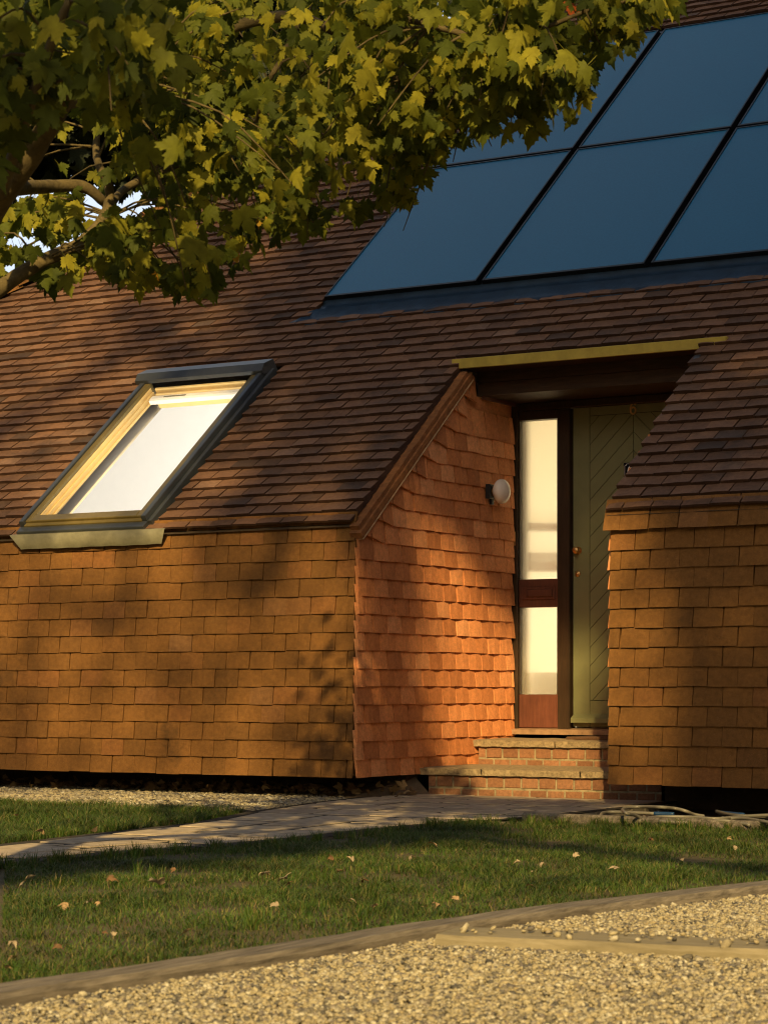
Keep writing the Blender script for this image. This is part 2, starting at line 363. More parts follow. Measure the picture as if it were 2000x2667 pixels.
# reveal: faces +X, from the front corner back to the door frame
YB=1.955
def ze(y): return EZ+PITCH*y-.112          # underside line of the verge
OX=V3((0,0,0))
for i in range(24):
    z=WB+i*GW
    if z>2.46: break
    if i<14 and z<ze(0.0)-.03:
        ya=wy(z)-.025
        course(rv,OX,Y,Zv,X,[(ya,YB-.008*(i%2))],z,i,GW,Lt=min(.17,2.5-z),h1=.025,gap=.0042,arch=.005,Tw=.168,phase=ya)
    else:
        ye=(z-(EZ-.112))/PITCH; ye=max(ye,.02)
        if ye>1.75: break
        ymid=ye+.24
        if z<2.3:
            course(rv,OX,Y,Zv,X,[(ymid,YB-.008*(i%2))],z,i,GW,Lt=min(.17,2.478-z),h1=.025,gap=.0042,arch=.005,phase=.05)
        # two cut tiles swept down from the slope
        d=[(ye+.085,z+.068),(ye+.13,z+.046),(ymid+.004,z+.004)]
        def swept(pa,pb):
            (ya,za),(yb,zb)=pa,pb
            ta=za+.17; 
            A=V3((.036,ya,za));B=V3((.030,yb,zb));Cc=V3((.008,yb,min(zb+.17,ze(yb)+.1)));D=V3((.008,ya,min(za+.12,ze(ya)+.1)))
            e=V3((-.013,0,0))
            rv.add([A,B,Cc,D,A+e,B+e],[(0,1,2,3),(4,5,1,0),(5,1,2)])
        ys=min(ymid,YB); mid=(ye+.055+random.uniform(-.02,.04)+.06)
        za=ze(ye+.06)-.0
        pa=(ye+.055,z+.034); pm=(mid,z+.034-(mid-ye-.06)*.19); pb=(ys,z+.0)
        swept(pa,(pm[0]-.001,pm[1])); swept((pm[0]+.001,pm[1]),pb)
rv.add([(-.012,.05,.125),(-.012,YB+.06,.125),(-.012,YB+.06,2.48),(-.012,1.4,2.48),(-.012,.05,ze(.05))],[(0,1,2,3,4)])
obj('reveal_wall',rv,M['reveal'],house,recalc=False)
# right cheek of the porch
rc=MB(); rc.add([(1.597,.06,.125),(1.597,YB+.06,.125),(1.597,YB+.06,2.75),(1.597,1.5,EZ+PITCH*1.5-.05),(1.597,.06,EZ+PITCH*.06-.05)],[(0,1,2,3,4)])
for i in range(20):
    z=WB+i*GW; ys=max(.04,(z+.1-EZ)/PITCH)
    if z>2.4: break
    course(rc,V3((1.597,0,0)),Y,Zv,-X,[(ys,YB)],z,i,GW,Lt=.15,h1=.03)
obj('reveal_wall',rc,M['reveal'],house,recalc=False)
# verge of the left slope
vg=MB(); 
k=0; w=-.02
while w<1.62:
    ln=random.uniform(.07,.13); 
    vg.obox(OR,UP,NR,X,w,min(w+ln,1.66),-.036-random.uniform(0,.008),-.008,-.035,.030+random.uniform(-.003,.004)); w+=ln+.001
vgo=obj('verge',vg,M['verge'],house,recalc=False)
v2=MB(); v2.obox(OR,UP,NR,X,-.05,1.68,-.079,-.037,-.035,.043,.002)
obj('undercloak',v2,M['verge'],vgo,recalc=False)
v3=MB(); v3.obox(OR,UP,NR,X,-.05,1.66,-.084,-.0795,-.02,.047)
obj('verge_strip',v3,M['vergeline'],vgo,recalc=False)
# ---- porch canopy
can=MB()
can.obox((0,0,0),X,Y,Zv,-.03,1.66,1.292,1.75,2.632,2.652)
can.obox((0,0,0),X,Y,Zv,-.012,1.597,1.50,1.54,2.565,2.631)
can.obox((0,0,0),X,Y,Zv,-.012,1.597,1.508,1.54,2.482,2.563)
can.obox((0,0,0),X,Y,Zv,-.012,1.597,1.54,2.3,2.482,2.5)
cano=obj('canopy',can,M['darkwood'],house,recalc=False)
tr=MB(); tr.obox((0,0,0),X,Zv,-Y,-.07,1.755,2.628,2.69,-1.29,-1.272,.002)
tr.obox((0,0,0),X,Y,Zv,-.07,1.755,1.2905,1.33,2.676,2.688)
obj('edge_trim',tr,M['trim'],cano,recalc=False)
bd=MB(); bd.obox((0,0,0),Y,Zv,X,1.52,1.95,2.462,2.481,.01,.034); obj('soffit_bead',bd,M['redwood'],cano,recalc=False)
cp=MB(); cp.obox(OR,X,UP,NR,1.60,1.635,1.5,1.56,.03,.036); obj('clip',cp,M['alu'],cano,recalc=False)
# ---- front door, sidelight and frame (front face about y = 2)
YF=2.0
fr=MB()
def fb(mb,x0,x1,z0,z1,y0=YF-.02,y1=YF+.06): mb.obox((0,0,0),X,Zv,-Y,x0,x1,z0,z1,-y1,-y0,.004); return mb
fb(fr,-.01,.036,.372,2.478,YF-.035); fb(fr,.322,.405,.372,2.43,YF-.03); fb(fr,.0365,1.4,2.432,2.479,YF-.035); fb(fr,1.262,1.40,.372,2.43,YF-.03)
fb(fr,1.402,1.6,.372,2.478,YF+.0)
fro=obj('door_frame',fr,M['frame'],house,recalc=False)
sl=MB()
fb(sl,.037,.321,2.372,2.431); fb(sl,.037,.046,1.34,2.371); fb(sl,.312,.321,1.34,2.371)
fb(sl,.037,.046,.593,1.156); fb(sl,.312,.321,.593,1.156)
side=obj('sidelight',sl,M['frame'],house,recalc=False)
for a,b in ((1.157,1.339),(.376,.592)): obj('rail',fb(MB(),.037,.321,a,b,YF-.018),M['redwood'],side,recalc=False)
def pane(z0,z1):
    g=MB(); nx=36*4; vs=[];fs=[]
    for i in range(nx+1):
        x=.046+.266*i/nx; y=YF+.012-.0016*math.cos(2*math.pi*i/4)
        vs+= [(x,y,z0),(x,y,z1)]
    o=len(vs)
    fs=[(2*i,2*i+2,2*i+3,2*i+1) for i in range(nx)]
    vs+=[(.046,YF+.018,z0),(.312,YF+.018,z0),(.312,YF+.018,z1),(.046,YF+.018,z1)]
    fs.append((o+3,o+2,o+1,o))
    g.add(vs,fs); return obj('ribbed_pane',g,M['ribbed'],side,recalc=False,smooth=True)
pane(1.34,2.371); pane(.593,1.156)
lb=MB(); lb.obox((0,0,0),X,Zv,-Y,.06,.3,1.205,1.292,-(YF-.018),-(YF-.026),.004); lb.obox((0,0,0),X,Zv,-Y,.10,.285,1.222,1.275,-(YF-.026),-(YF-.036),.006)
obj('letterbox',lb,M['redwood'],side,recalc=False)
hk=MB(); hk.obox((0,0,0),X,Zv,-Y,.008,.022,1.56,1.65,-(YF-.035),-(YF-.045),.003); hk.lathe((.015,YF-.045,1.605),-Y,[(.0,.016),(.006,.014),(.007,.006),(.004,0)],10)
obj('catch',hk,M['brass'],fro,recalc=False)
# door leaf with chevron boards cut as real boards
DX0,DX1,DZ0,DZ1=.418,1.258,.385,2.43; YD=YF+.004
dl=MB(); dl.obox((0,0,0),X,Zv,-Y,DX0,DX1,DZ0,DZ1,-(YD+.045),-(YD+.006))
dk=obj('door',dl,M['groove'],house,recalc=False)
def clip(poly,a,b,c):    # keep a*x+b*y<=c
    out=[]
    for i in range(len(poly)):
        p,q=poly[i],poly[(i+1)%len(poly)]; dp=a*p[0]+b*p[1]-c; dq=a*q[0]+b*q[1]-c
        if dp<=0: out.append(p)
        if dp*dq<0:
            t=dp/(dp-dq); out.append((p[0]+t*(q[0]-p[0]),p[1]+t*(q[1]-p[1])))
    return out
bo=MB(); gp=.0022
def board(poly):
    if len(poly)>=3: bo.prism(poly,(0,0,0),X,Zv,-Y,-(YD+.006),-YD)
XL,XC,XRr=.535,.838,1.141; ZT,ZB=2.375,.555
rect=lambda x0,x1,z0,z1:[(x0,z0),(x1,z0),(x1,z1),(x0,z1)]
board(rect(DX0,XL-gp,DZ0,DZ1)); board(rect(XRr+gp,DX1,DZ0,DZ1)); board(rect(XL+gp,XRr-gp,ZT+gp,DZ1)); board(rect(XL+gp,XRr-gp,DZ0,ZB-gp))
st=.118
for sgn in (1,-1):
    for kk in range(-6,24):
        c0=ZT-.0+st*-kk
        base=rect(XL+gp,XC-gp,ZB+gp,ZT-gp) if sgn==1 else rect(XC+gp,XRr-gp,ZB+gp,ZT-gp)
        # board between lines z - sgn*(x-XC) = c0 and c0-st
        p=clip(base,-sgn*1.,1.,c0-sgn*XC-gp*1.2)
        p=clip(p,sgn*1.,-1.,-(c0-st-sgn*XC+gp*1.2)) if p else p
        if p and len(p)>=3: board(p)
obj('boards',bo,M['door'],dk,recalc=True)
wbar=MB(); wbar.add([(DX0+.005,YD-.001,.468),(DX1,YD-.001,.468),(DX1,YD-.05,.44),(DX0+.005,YD-.05,.44),(DX0+.005,YD-.05,.412),(DX1,YD-.05,.412),(DX1,YD-.001,.412),(DX0+.005,YD-.001,.412)],
   [(0,1,2,3),(3,2,5,4),(4,5,6,7),(0,3,4,7),(1,6,5,2)])
obj('weatherbar',wbar,M['door'],dk)
kb=MB(); kb.lathe((.455,YD,1.516),-Y,[(.024,0),(.024,.004),(.010,.008),(.010,.022),(.020,.030),(.024,.040),(.021,.050),(.012,.055),(0,.056)],20); obj('knob',kb,M['brass'],dk,smooth=True)
kl=MB(); kl.lathe((.45,YD,1.366),-Y,[(.019,0),(.019,.005),(.014,.008),(.010,.008),(.009,.014),(0,.015)],18); obj('lock',kl,M['brass'],dk,smooth=True)
def six(x,z,h,y,th,wd):   # figure 6 as ribbon: oval bowl and a curved tail
    m=MB(); a=h*.24; bh=h*.29; cz=z-h/2+bh
    pts=[(x+a*math.cos(w),cz+bh*math.sin(w)) for w in [2*math.pi*k/20 for k in range(21)]]
    tail=[(x-a,cz),(x-a*1.0,cz+bh*.9),(x-a*.75,cz+bh*1.7),(x-a*.2,z+h/2-wd*.3),(x+a*.45,z+h/2-wd*.4),(x+a*.85,z+h/2-bh*.45)]
    for P in (pts,tail):
        for i in range(len(P)-1):
            p,q=V3((P[i][0],0,P[i][1])),V3((P[i+1][0],0,P[i+1][1])); d=(q-p); l=d.length; d.normalize(); n=V3((-d.z,0,d.x))
            wdt=wd*(.75 if P is tail and i>2 else 1.)
            m.obox(V3((p.x,y,p.z)),d,n,-Y,-.0008,l+.0008,-wdt/2,wdt/2,0,th*random.uniform(.96,1.04))
    m.lathe((x+a*.8,y,z+h/2-bh*.5),-Y,[(wd*.75,0),(wd*.75,th),(0,th*1.05)],10)
    return m
obj('numeral',six(.838,2.405,.072,YD,.006,.011),M['brass'],dk,recalc=True)
npz=empty('number_plate',(.84,YD,1.955)); tag(npz,'dark enamel number plate with white 6 on the green door','house sign')
pm=MB(); pm.obox((0,0,0),X,Zv,-Y,.773,.905,1.955,2.062,-YD,-(YD-.006),.002); pl=obj('plate',pm,M['enamel'],npz,recalc=False)
pb=MB(); yy=-(YD-.0062)
x0,x1,z0,z1,cc=.781,.897,1.963,2.054,.012
out=[(x0+cc,z0),(x1-cc,z0),(x1-cc,z0+cc*.6),(x1,z0+cc),(x1,z1-cc),(x1-cc,z1-cc*.6),(x1-cc,z1),(x0+cc,z1),(x0+cc,z1-cc*.6),(x0,z1-cc),(x0,z0+cc),(x0+cc,z0+cc*.6)]
for i in range(len(out)):
    p,q=V3((out[i][0],0,out[i][1])),V3((out[(i+1)%12][0],0,out[(i+1)%12][1])); d=q-p; l=d.length; d.normalize(); n=V3((-d.z,0,d.x))
    pb.obox(V3((p.x,YD-.0062,p.z)),d,n,-Y,0,l,-.0012,.0012,0,.0007)
obj('border',pb,M['white'],npz,recalc=False)
obj('numeral',six(.822,2.008,.066,YD-.0062,.0015,.011),M['white'],npz,recalc=True)
# sill
si=MB(); si.add([(-.012,1.9,.335),(1.6,1.9,.335),(1.6,1.9,.366),(-.012,1.9,.366),(-.012,2.06,.335),(1.6,2.06,.335),(1.6,2.06,.378),(-.012,2.06,.378)],[(0,1,2,3),(3,2,6,7),(7,6,5,4),(0,3,7,4),(1,5,6,2),(0,4,5,1)])
obj('door_sill',si,M['stone2'],house)
# hall behind the glass
hl=MB(); x0,x1,y0,y1,z0,z1=-.4,1.9,2.1,4.2,.38,2.75
hl.add([(x0,y0,z0),(x1,y0,z0),(x1,y1,z0),(x0,y1,z0),(x0,y0,z1),(x1,y0,z1),(x1,y1,z1),(x0,y1,z1)],[(0,1,2,3),(4,7,6,5),(1,5,6,2),(2,6,7,3),(3,7,4,0)])
hl.box(-.4,.036,2.085,2.1,.38,2.75); hl.box(.405,1.9,2.085,2.1,.38,2.75); hl.box(.036,.405,2.085,2.1,2.44,2.75)
obj('hall',hl,M['cream'],house,recalc=False)
cab=MB(); cab.box(-.28,.06,2.75,3.0,.40,.74); 
for k in range(4): cab.box(-.27,.05,2.735,2.749,.45+.07*k,.46+.07*k)
cb=obj('hall_cabinet',cab,M['darkwood'],None,(-.1,2.9,.4)); tag(cb,'dark low cabinet blurred behind the lower ribbed pane','cabinet')
shf=MB(); shf.box(-.385,-.21,2.6,2.95,1.44,1.50); shf.box(-.385,-.21,2.6,2.95,1.72,1.76); shf.box(-.385,-.25,2.62,2.9,1.505,1.56)
sh=obj('wall_shelf',shf,M['redwood'],None,(-.3,2.8,1.44)); tag(sh,'wall shelf blurred behind the taller ribbed pane beside the door','shelf')
def area(name,loc,size,power,col,rot):
    l=bpy.data.lights.new(name,'AREA'); l.energy=power; l.size=size; l.color=col; o=bpy.data.objects.new(name,l); o.location=loc; o.rotation_euler=rot; COL.objects.link(o); return o
area('hall_lamp',(1.3,2.5,1.25),1.1,35,(1,.9,.72),(R(90),0,R(25)))
# plinth under the overhanging walls
pn=MB(); pn.box(-7.3,-.02,.62,.75,-.08,.125); pn.box(1.6,XR,.74,.85,-.08,.125)
pn.box(-7.4,-.03,.13,.615,.1255,.14); pn.box(1.62,XR,.13,.735,.1255,.14)
# walls at the sides and back, out of sight
pn.box(-7.4,-7.3,.13,2*tR,-.08,1.58); pn.box(-7.3,XR,2*tR-.1,2*tR,-.08,1.58)
pn.add([(XR,.13,-.08),(XR,2*tR-.11,-.08),(XR,2*tR-.11,1.58),(XR,tR,zR-.1),(XR,.13,EZ)],[(0,1,2,3,4)])
obj('plinth',pn,M['soil'],house,recalc=False)
hn=MB(); hn.add([(-.95,.55,-.02),(.02,.72,-.02),(.12,.66,.0),(-.1,.1,-.005),(-.95,.3,-.02),(-.95,.6,.03),(-.02,.72,.1)],[(4,3,6,5),(3,2,6),(2,1,6),(0,4,5),(0,5,6,1)])
obj('haunching',hn,M['stone'],house)

# ---- skylight (parts hang on the frame mesh)
SX0,SX1,SW0,SW1=-2.46,-1.475,.035,1.74
sf=MB(); B=lambda m,x0,x1,w0,w1,n0,n1,b=.004:m.obox(OR,X,UP,NR,x0,x1,w0,w1,n0,n1,b)
B(sf,SX0+.0,SX1-.0,SW0-.06,SW0-.0005,.0,.058); B(sf,SX0,SX0+.035,SW0,SW1,.0,.095); B(sf,SX1-.035,SX1,SW0,SW1,.0,.095)
B(sf,SX1+.001,SX1+.03,SW0,SW1+.04,.0,.06); B(sf,SX0-.03,SX0-.001,SW0,SW1+.02,.0,.04)
sky=obj('skylight',sf,M['alu'],house,recalc=False)
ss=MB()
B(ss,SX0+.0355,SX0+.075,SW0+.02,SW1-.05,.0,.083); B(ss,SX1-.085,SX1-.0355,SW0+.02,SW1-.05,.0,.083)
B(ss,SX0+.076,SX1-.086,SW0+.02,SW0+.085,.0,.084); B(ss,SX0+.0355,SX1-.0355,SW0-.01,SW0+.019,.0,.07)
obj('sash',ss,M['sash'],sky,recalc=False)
hd_=MB(); hd_.add([OR+X*x+UP*w+NR*n for x in (SX0-.035,SX1+.012) for w,n in ((SW1-.075,.085),(SW1-.075,.112),(SW1-.02,.135),(SW1+.09,.10),(SW1+.09,.0))],
   [(0,5,6,1),(1,6,7,2),(2,7,8,3),(3,8,9,4),(0,1,2,3,4),(5,9,8,7,6)])
obj('hood',hd_,M['alu'],sky)
gl=MB(); gl.add([OR+X*a+UP*b+NR*.067 for a,b in ((SX0+.0755,SW0+.086),(SX1-.0855,SW0+.086),(SX1-.0855,SW1-.05),(SX0+.0755,SW1-.05))],[(0,1,2,3)]); obj('pane',gl,M['glass'],sky,recalc=False)
ln=MB()   # pale timber linings running down into the room
IX0,IX1,IW0,IW1=SX0+.07,SX1-.08,SW0+.082,SW1-.085
for a in range(3):
    o=.016*a; 
    ln.obox(OR,X,UP,NR,IX0+o*.6,IX0+o*.6+.009,IW0,IW1,-.035+.01*a,.055-.03*a,.002); ln.obox(OR,X,UP,NR,IX1-o*.6-.009,IX1-o*.6,IW0,IW1,-.035+.01*a,.055-.03*a,.002)
    ln.obox(OR,X,UP,NR,IX0+.05,IX1-.05,IW1-o-.015,IW1-o,-.08,.055-.03*a,.002); ln.obox(OR,X,UP,NR,IX0+.05,IX1-.05,IW0+o,IW0+o+.015,-.08,.055-.03*a,.002)
obj('lining',ln,M['pine'],sky,recalc=False)
pb_=MB(); pb_.obox(OR,X,UP,NR,IX0+.055,IX1-.055,IW1-.13,IW1-.075,-.0,.04,.01); obj('pull_bar',pb_,M['cream'],sky,recalc=False)
vn=MB()
vn.obox(OR,X,UP,NR,IX0+.17,IX0+.35,IW1-.112,IW1-.098,.0402,.042)
obj('vent',vn,M['lead'],sky,recalc=False)
ap=MB(); n=24; vs=[];fs=[]
for i in range(n+1):
    f=i/n; x=-2.5+1.2*f; wv=.0022*math.sin(i*1.7)+.002*math.sin(i*.6)
    xb=x+.06*(1-f)-.06*f*.9
    vs+=[OR+X*min(x,-1.46)+UP*(SW0-.061)+NR*.040, OR+X*x+UP*(SW0-.072)+NR*(.044+wv*.5), OR+X*x+UP*(-.05)+NR*(.05+wv*.4), V3((xb,-.03+wv,1.505+wv*.6))]
for i in range(n):
    for k in range(3): a=i*4+k; fs.append((a,a+4,a+5,a+1))
ap.add(vs,fs); obj('apron_flashing',ap,M['lead'],sky,recalc=False,smooth=True)
# loft room behind it
rm=MB(); x0,x1=-4.6,-.6
prof=[(.35,.5),(3.2,.5),(3.2,EZ+PITCH*3.2-.35),(1.55,EZ+PITCH*1.55-.16),(.35,EZ+PITCH*.35-.16)]
# side walls, floor, back wall, ceiling pieces left and right of the shaft
for xx in (x0,x1): rm.add([(xx,a,b) for a,b in prof],[(0,1,2,3,4)])
rm.add([(x0,.35,.5),(x1,.35,.5),(x1,3.2,.5),(x0,3.2,.5)],[(0,1,2,3)])
rm.add([(x0,3.2,.5),(x1,3.2,.5),(x1,3.2,prof[2][1]),(x0,3.2,prof[2][1])],[(0,1,2,3)])
rm.add([(x0,3.2,prof[2][1]),(x1,3.2,prof[2][1]),(x1,1.55,prof[3][1]),(x0,1.55,prof[3][1])],[(0,1,2,3)])
for a,b in ((x0,IX0),(IX1,x1)): rm.add([(a,1.55,prof[3][1]),(b,1.55,prof[3][1]),(b,.35,prof[4][1]),(a,.35,prof[4][1])],[(0,1,2,3)])
rm.add([(x0,.35,.5),(x1,.35,.5),(x1,.35,1.5),(x0,.35,1.5)],[(0,1,2,3)])
obj('loft_room',rm,M['whitewall'],house,recalc=False)
area('loft_lamp',(-2.0,1.3,.75),.8,50,(1,.94,.85),(R(140),0,0))

# ---- solar panels let into the roof
COLS=[-1.48,-.28,.925,2.13]; WR=[2.075/CP,3.535/CP,5.095/CP]
lab=[['lower row panel at the left end, nearest the skylight','lower row panel between two long black joints','lower row panel cut off at the right edge'],
     ['upper row panel half hidden by the maple leaves','upper row panel beside the leaves, top edge showing','upper row panel cut to one corner at right edge']]
for j in range(2):
    for i in range(3):
        xa,xb=COLS[i]+(.023 if i else 0),COLS[i+1]-.023; wa,wb=WR[j]+(.012 if j else 0),WR[j+1]-.012
        c=OR+X*((xa+xb)/2)+UP*wa+NR*.02
        e=empty('solar_panel',c); tag(e,'dark blue solar collector, '+lab[j][i],'solar panel','solar panels set into the roof')
        f=MB(); q=.014
        for (a,b,c2,d) in ((xa,xa+q,wa,wb),(xb-q,xb,wa,wb),(xa+q+.0004,xb-q-.0004,wa,wa+q*1.6),(xa+q+.0004,xb-q-.0004,wb-q,wb)): f.obox(OR,X,UP,NR,a,b,c2,d,.02,.085,.002)
        obj('frame',f,M['pframe'],e,recalc=False)
        g=MB(); g.obox(OR,X,UP,NR,xa+q,xb-q,wa+q*1.6,wb-q,.03,.080); obj('glass',g,M['pglass'],e,recalc=False)
pf=MB(); pf.obox(OR,X,UP,NR,-1.56,2.16,2.40,6.68,.002,.018)
for xx in COLS[1:3]: pf.obox(OR,X,UP,NR,xx-.01,xx+.01,WR[0],WR[2],.0185,.04)
pf.obox(OR,X,UP,NR,-1.53,2.14,WR[2]+.002,WR[2]+.03,.019,.05)
pfo=obj('panel_tray',pf,M['pframe'],roof_o,recalc=False)
fl=MB(); n=60; vs=[];fs=[]
for i in range(n+1):
    x=-1.74+4.*i/n; wv=.005*math.sin(i*1.3)+.004*math.sin(i*.45+1)+.003*math.sin(i*2.9)
    step=.01 if (x>-.28) else 0
    prof_=[(WR[0]-.002,.055),(WR[0]-.012,.032),(WR[0]-.07,.030),(WR[0]-.10+wv*.5,.048),(WR[0]-.108+wv*.5,.040),(WR[0]-.215+wv,.036+wv*.3),(WR[0]-.275+wv*1.6,.038+wv*.5),(WR[0]-.278+wv*1.6,.028)]
    xo=max(x,-1.5)
    for k,(w,h) in enumerate(prof_): vs.append(OR+X*(xo if k<4 else max(x,-1.5-(k-3)*.06))+UP*w+NR*h)
for i in range(n):
    for k in range(7): a=i*8+k; fs.append((a,a+8,a+9,a+1))
fl.add(vs,fs); obj('flashing',fl,M['plead'],pfo,recalc=False,smooth=True)

# ---- wall lamp on the reveal
wl=empty('wall_lamp',(0.03,1.6,1.88)); tag(wl,'round opal wall lamp on a black base, on the tiled reveal by the door','lamp')
a=MB(); a.obox((0,0,0),Y,Zv,X,1.535,1.625,1.835,1.925,.03,.062,.004); a.obox((0,0,0),Y,Zv,X,1.58,1.615,1.80,1.836,.032,.05,.003); obj('base',a,M['black'],wl,recalc=False)
a=MB(); a.lathe((.062,1.592,1.88),X,[(.03,0),(.03,.02),(.024,.022)],18); obj('collar',a,M['brass'],wl,smooth=True)
a=MB(); a.lathe((.115,1.592,1.88),X,[(.079*math.sin(w),-.05*math.cos(w)) for w in [math.pi*k/20 for k in range(21)]],36); obj('globe',a,M['globe'],wl,smooth=True)

# ------------------------------------------------------------------ steps
stp=empty('brick_steps',(.8,1.0,0)); tag(stp,'two red brick steps with mossy concrete treads up to the front door','steps')
mo=MB()
def riser(y,z0,rows,x0,x1):
    br=MB()
    mo.box(x0,x1-.001,y+.004,y+.55,-.05,rows[-1][1]+.004)
    for r,(a,b) in enumerate(rows):
        x=x0-.055*(r%2)
        while x<x1:
            xa,xb=max(x0,x),min(x1,x+.104)
            if xb-xa>.02: br.obox((0,y,0),X,Zv,-Y,xa+.001,xb-.001,a+random.uniform(0,.002),b-random.uniform(0,.002),-.05,random.uniform(-.001,.003),.003)
            x+=.114
    obj('bricks',br,M['brick'],stp,recalc=False)
riser(.725,0,[(-.03,.034),(.045,.112)],.07,1.585)
riser(1.41,0,[(.15,.188),(.198,.262)],.045,1.585)
obj('mortar',mo,M['mortar'],stp,recalc=False)
def slab(x0,x1,y0,y1,z0,z1):
    m=MB(); nx,ny=max(4,int((x1-x0)/.03)),8; vs=[];fs=[]
    for j in range(ny+1):
        for i in range(nx+1):
            x=x0+(x1-x0)*i/nx; y=y0+(y1-y0)*j/ny; e=min(i,nx-i,j,ny-j)
            d=.006 if e==0 else 0
            vs.append((x,y+(random.uniform(-.004,.004) if j==0 else 0),z1-d+mnoise.noise(V3((x*14,y*14,z1)))*.003))
    k=len(vs)
    for i in range(nx+1): x=x0+(x1-x0)*i/nx; vs.append((x,y0+.004+random.uniform(-.004,.004),z0+random.uniform(0,.004)))
    for i in range(nx+1): x=x0+(x1-x0)*i/nx; vs.append((x,y0+.06,z0+.002))
    for j in range(ny):
        for i in range(nx): a=j*(nx+1)+i; fs.append((a,a+1,a+nx+2,a+nx+1))
    for i in range(nx): fs.append((k+i,k+i+1,i+1,i)); fs.append((k+nx+1+i,k+nx+2+i,k+i+1,k+i))
    c=len(vs); vs+=[(x0,y1,z0)]; fs.append(tuple([k,0]+[j*(nx+1) for j in range(1,ny+1)]+[c]))
    m.add(vs,fs); return m
for x0,x1 in ((.0,.44),(.448,1.083),(1.09,1.59)): obj('tread',slab(x0,x1,.70,1.45,.113,.158),M['concrete'],stp,recalc=False)
for x0,x1 in ((.0,.585),(.592,1.59)): obj('tread',slab(x0,x1,1.385,2.0,.266,.312),M['concrete'],stp,recalc=False)
dm=MB(); dm.obox((0,0,0),X,Y,Zv,.60,1.35,1.52,1.86,.315,.333,.006); d=obj('doormat',dm,M['mat'],None,(.98,1.7,.315),recalc=False); tag(d,'brown coir doormat on the landing in front of the door','doormat')

# ------------------------------------------------------------------ ground, path, beds
g=MB(); g.add([(-400,-400,-.085),(400,-400,-.085),(400,600,-.085),(-400,600,-.085)],[(0,1,2,3)])
tag(obj('ground',g,M['land'],recalc=False),kind='structure')
def sheet(name,poly,z,m,res=.12,amp=.012,extra=None):
    from mathutils.geometry import delaunay_2d_cdt
    P=[Vector(p) for p in poly]; pts=list(P); 
    xs=[p.x for p in P]; ys=[p.y for p in P]
    def inside(x,y):
        c=False;n=len(P)
        for i in range(n):
            a,b=P[i],P[(i+1)%n]
            if (a.y>y)!=(b.y>y) and x<(b.x-a.x)*(y-a.y)/(b.y-a.y)+a.x: c=not c
        return c
    yy=min(ys)
    while yy<max(ys):
        xx=min(xs)
        while xx<max(xs):
            q=Vector((xx+random.uniform(-.3,.3)*res,yy+random.uniform(-.3,.3)*res))
            if inside(q.x,q.y): pts.append(q)
            xx+=res
        yy+=res
    r=delaunay_2d_cdt(pts,[],[list(range(len(P)))],1,1e-5)
    mb=MB(); mb.v=[(p.x,p.y,z+amp*mnoise.noise(V3((p.x*1.3,p.y*1.3,.5)))) for p in r[0]]; mb.f=[tuple(f) for f in r[2]]
    return tag(obj(name,mb,m,recalc=False),kind='structure')
PL=[(.70,-9.),(.67,-4.6),(.655,-3.9),(.58,-3.24),(.50,-2.31),(.185,-1.37),(-.02,-.4),(-.10,.16),(-.02,.70)]
PR=[(1.30,-9.),(1.345,-4.7),(1.40,-3.85),(1.52,-3.45),(1.57,-2.9),(1.53,-2.2),(1.58,-1.7),(1.70,-1.25),(1.74,-.4),(1.735,.25),(1.70,.70)]
LOGB=[(3.69,-9.2),(3.71,-7.5),(3.76,-7.17),(3.80,-6.8),(3.84,-6.2),(3.92,-5.56),(4.18,-4.44),(4.9,-2.2)]
sheet('lawn',[p for p in PR if p[1]<-1.2]+[(1.78,-1.30),(6.5,-1.7),(5.1,-2.2)]+[(x+.05,y) for x,y in LOGB[::-1]],-.02,M['turf'])
sheet('lawn',[(-7,-9)]+[p for p in PL if p[1]<-1.3]+[(-.06,-1.25),(-1.62,-1.19),(-7,-1.1)],-.02,M['turf'])
sheet('gravel_bed',[(-7,-1.1),(-1.62,-1.19),(-.06,-1.25),(.185,-1.37),(-.02,-.4),(-.10,.16),(-.02,.62),(-7,.62)],-.028,M['gravelbase'])
sheet('soil_bed',[(1.70,-1.25),(1.74,-.4),(1.735,.25),(1.70,.74),(4.6,.74),(6.5,-1.7)],-.055,M['soil'],amp=.012)
sheet('gravel_drive',[(x+.12,y) for x,y in LOGB]+[(12,-2.2),(12,-14),(3.8,-14)],.012,M['gravelbase'],res=.15,amp=.01)
# path
def interp(T,y):
    for (xa,ya),(xb,yb) in zip(T,T[1:]):
        if ya<=y<=yb: return xa+(xb-xa)*(y-ya)/(yb-ya)
    return T[0][0] if y<T[0][1] else T[-1][0]
pa=MB(); se=MB(); bs=MB()
def quadstone(mb,ps,z,th=.05,b=.003):
    c=sum((V3((p[0],p[1],0)) for p in ps),V3())/4; sh=lambda p,k:V3((c.x+(p[0]-c.x)*k,c.y+(p[1]-c.y)*k,0))
    lift=random.uniform(-.0015,.0015); t=[lift+random.uniform(-.0015,.0015) for _ in ps]; k=.985
    vs=[(p[0],p[1],z-th) for p in ps]+[(p[0],p[1],z-b+q) for p,q in zip(ps,t)]+[(sh(p,k).x,sh(p,k).y,z+q) for p,q in zip(ps,t)]
    mb.add(vs,[(0,1,5,4),(1,2,6,5),(2,3,7,6),(3,0,4,7),(4,5,9,8),(5,6,10,9),(6,7,11,10),(7,4,8,11),(8,9,10,11)])
E_=.085
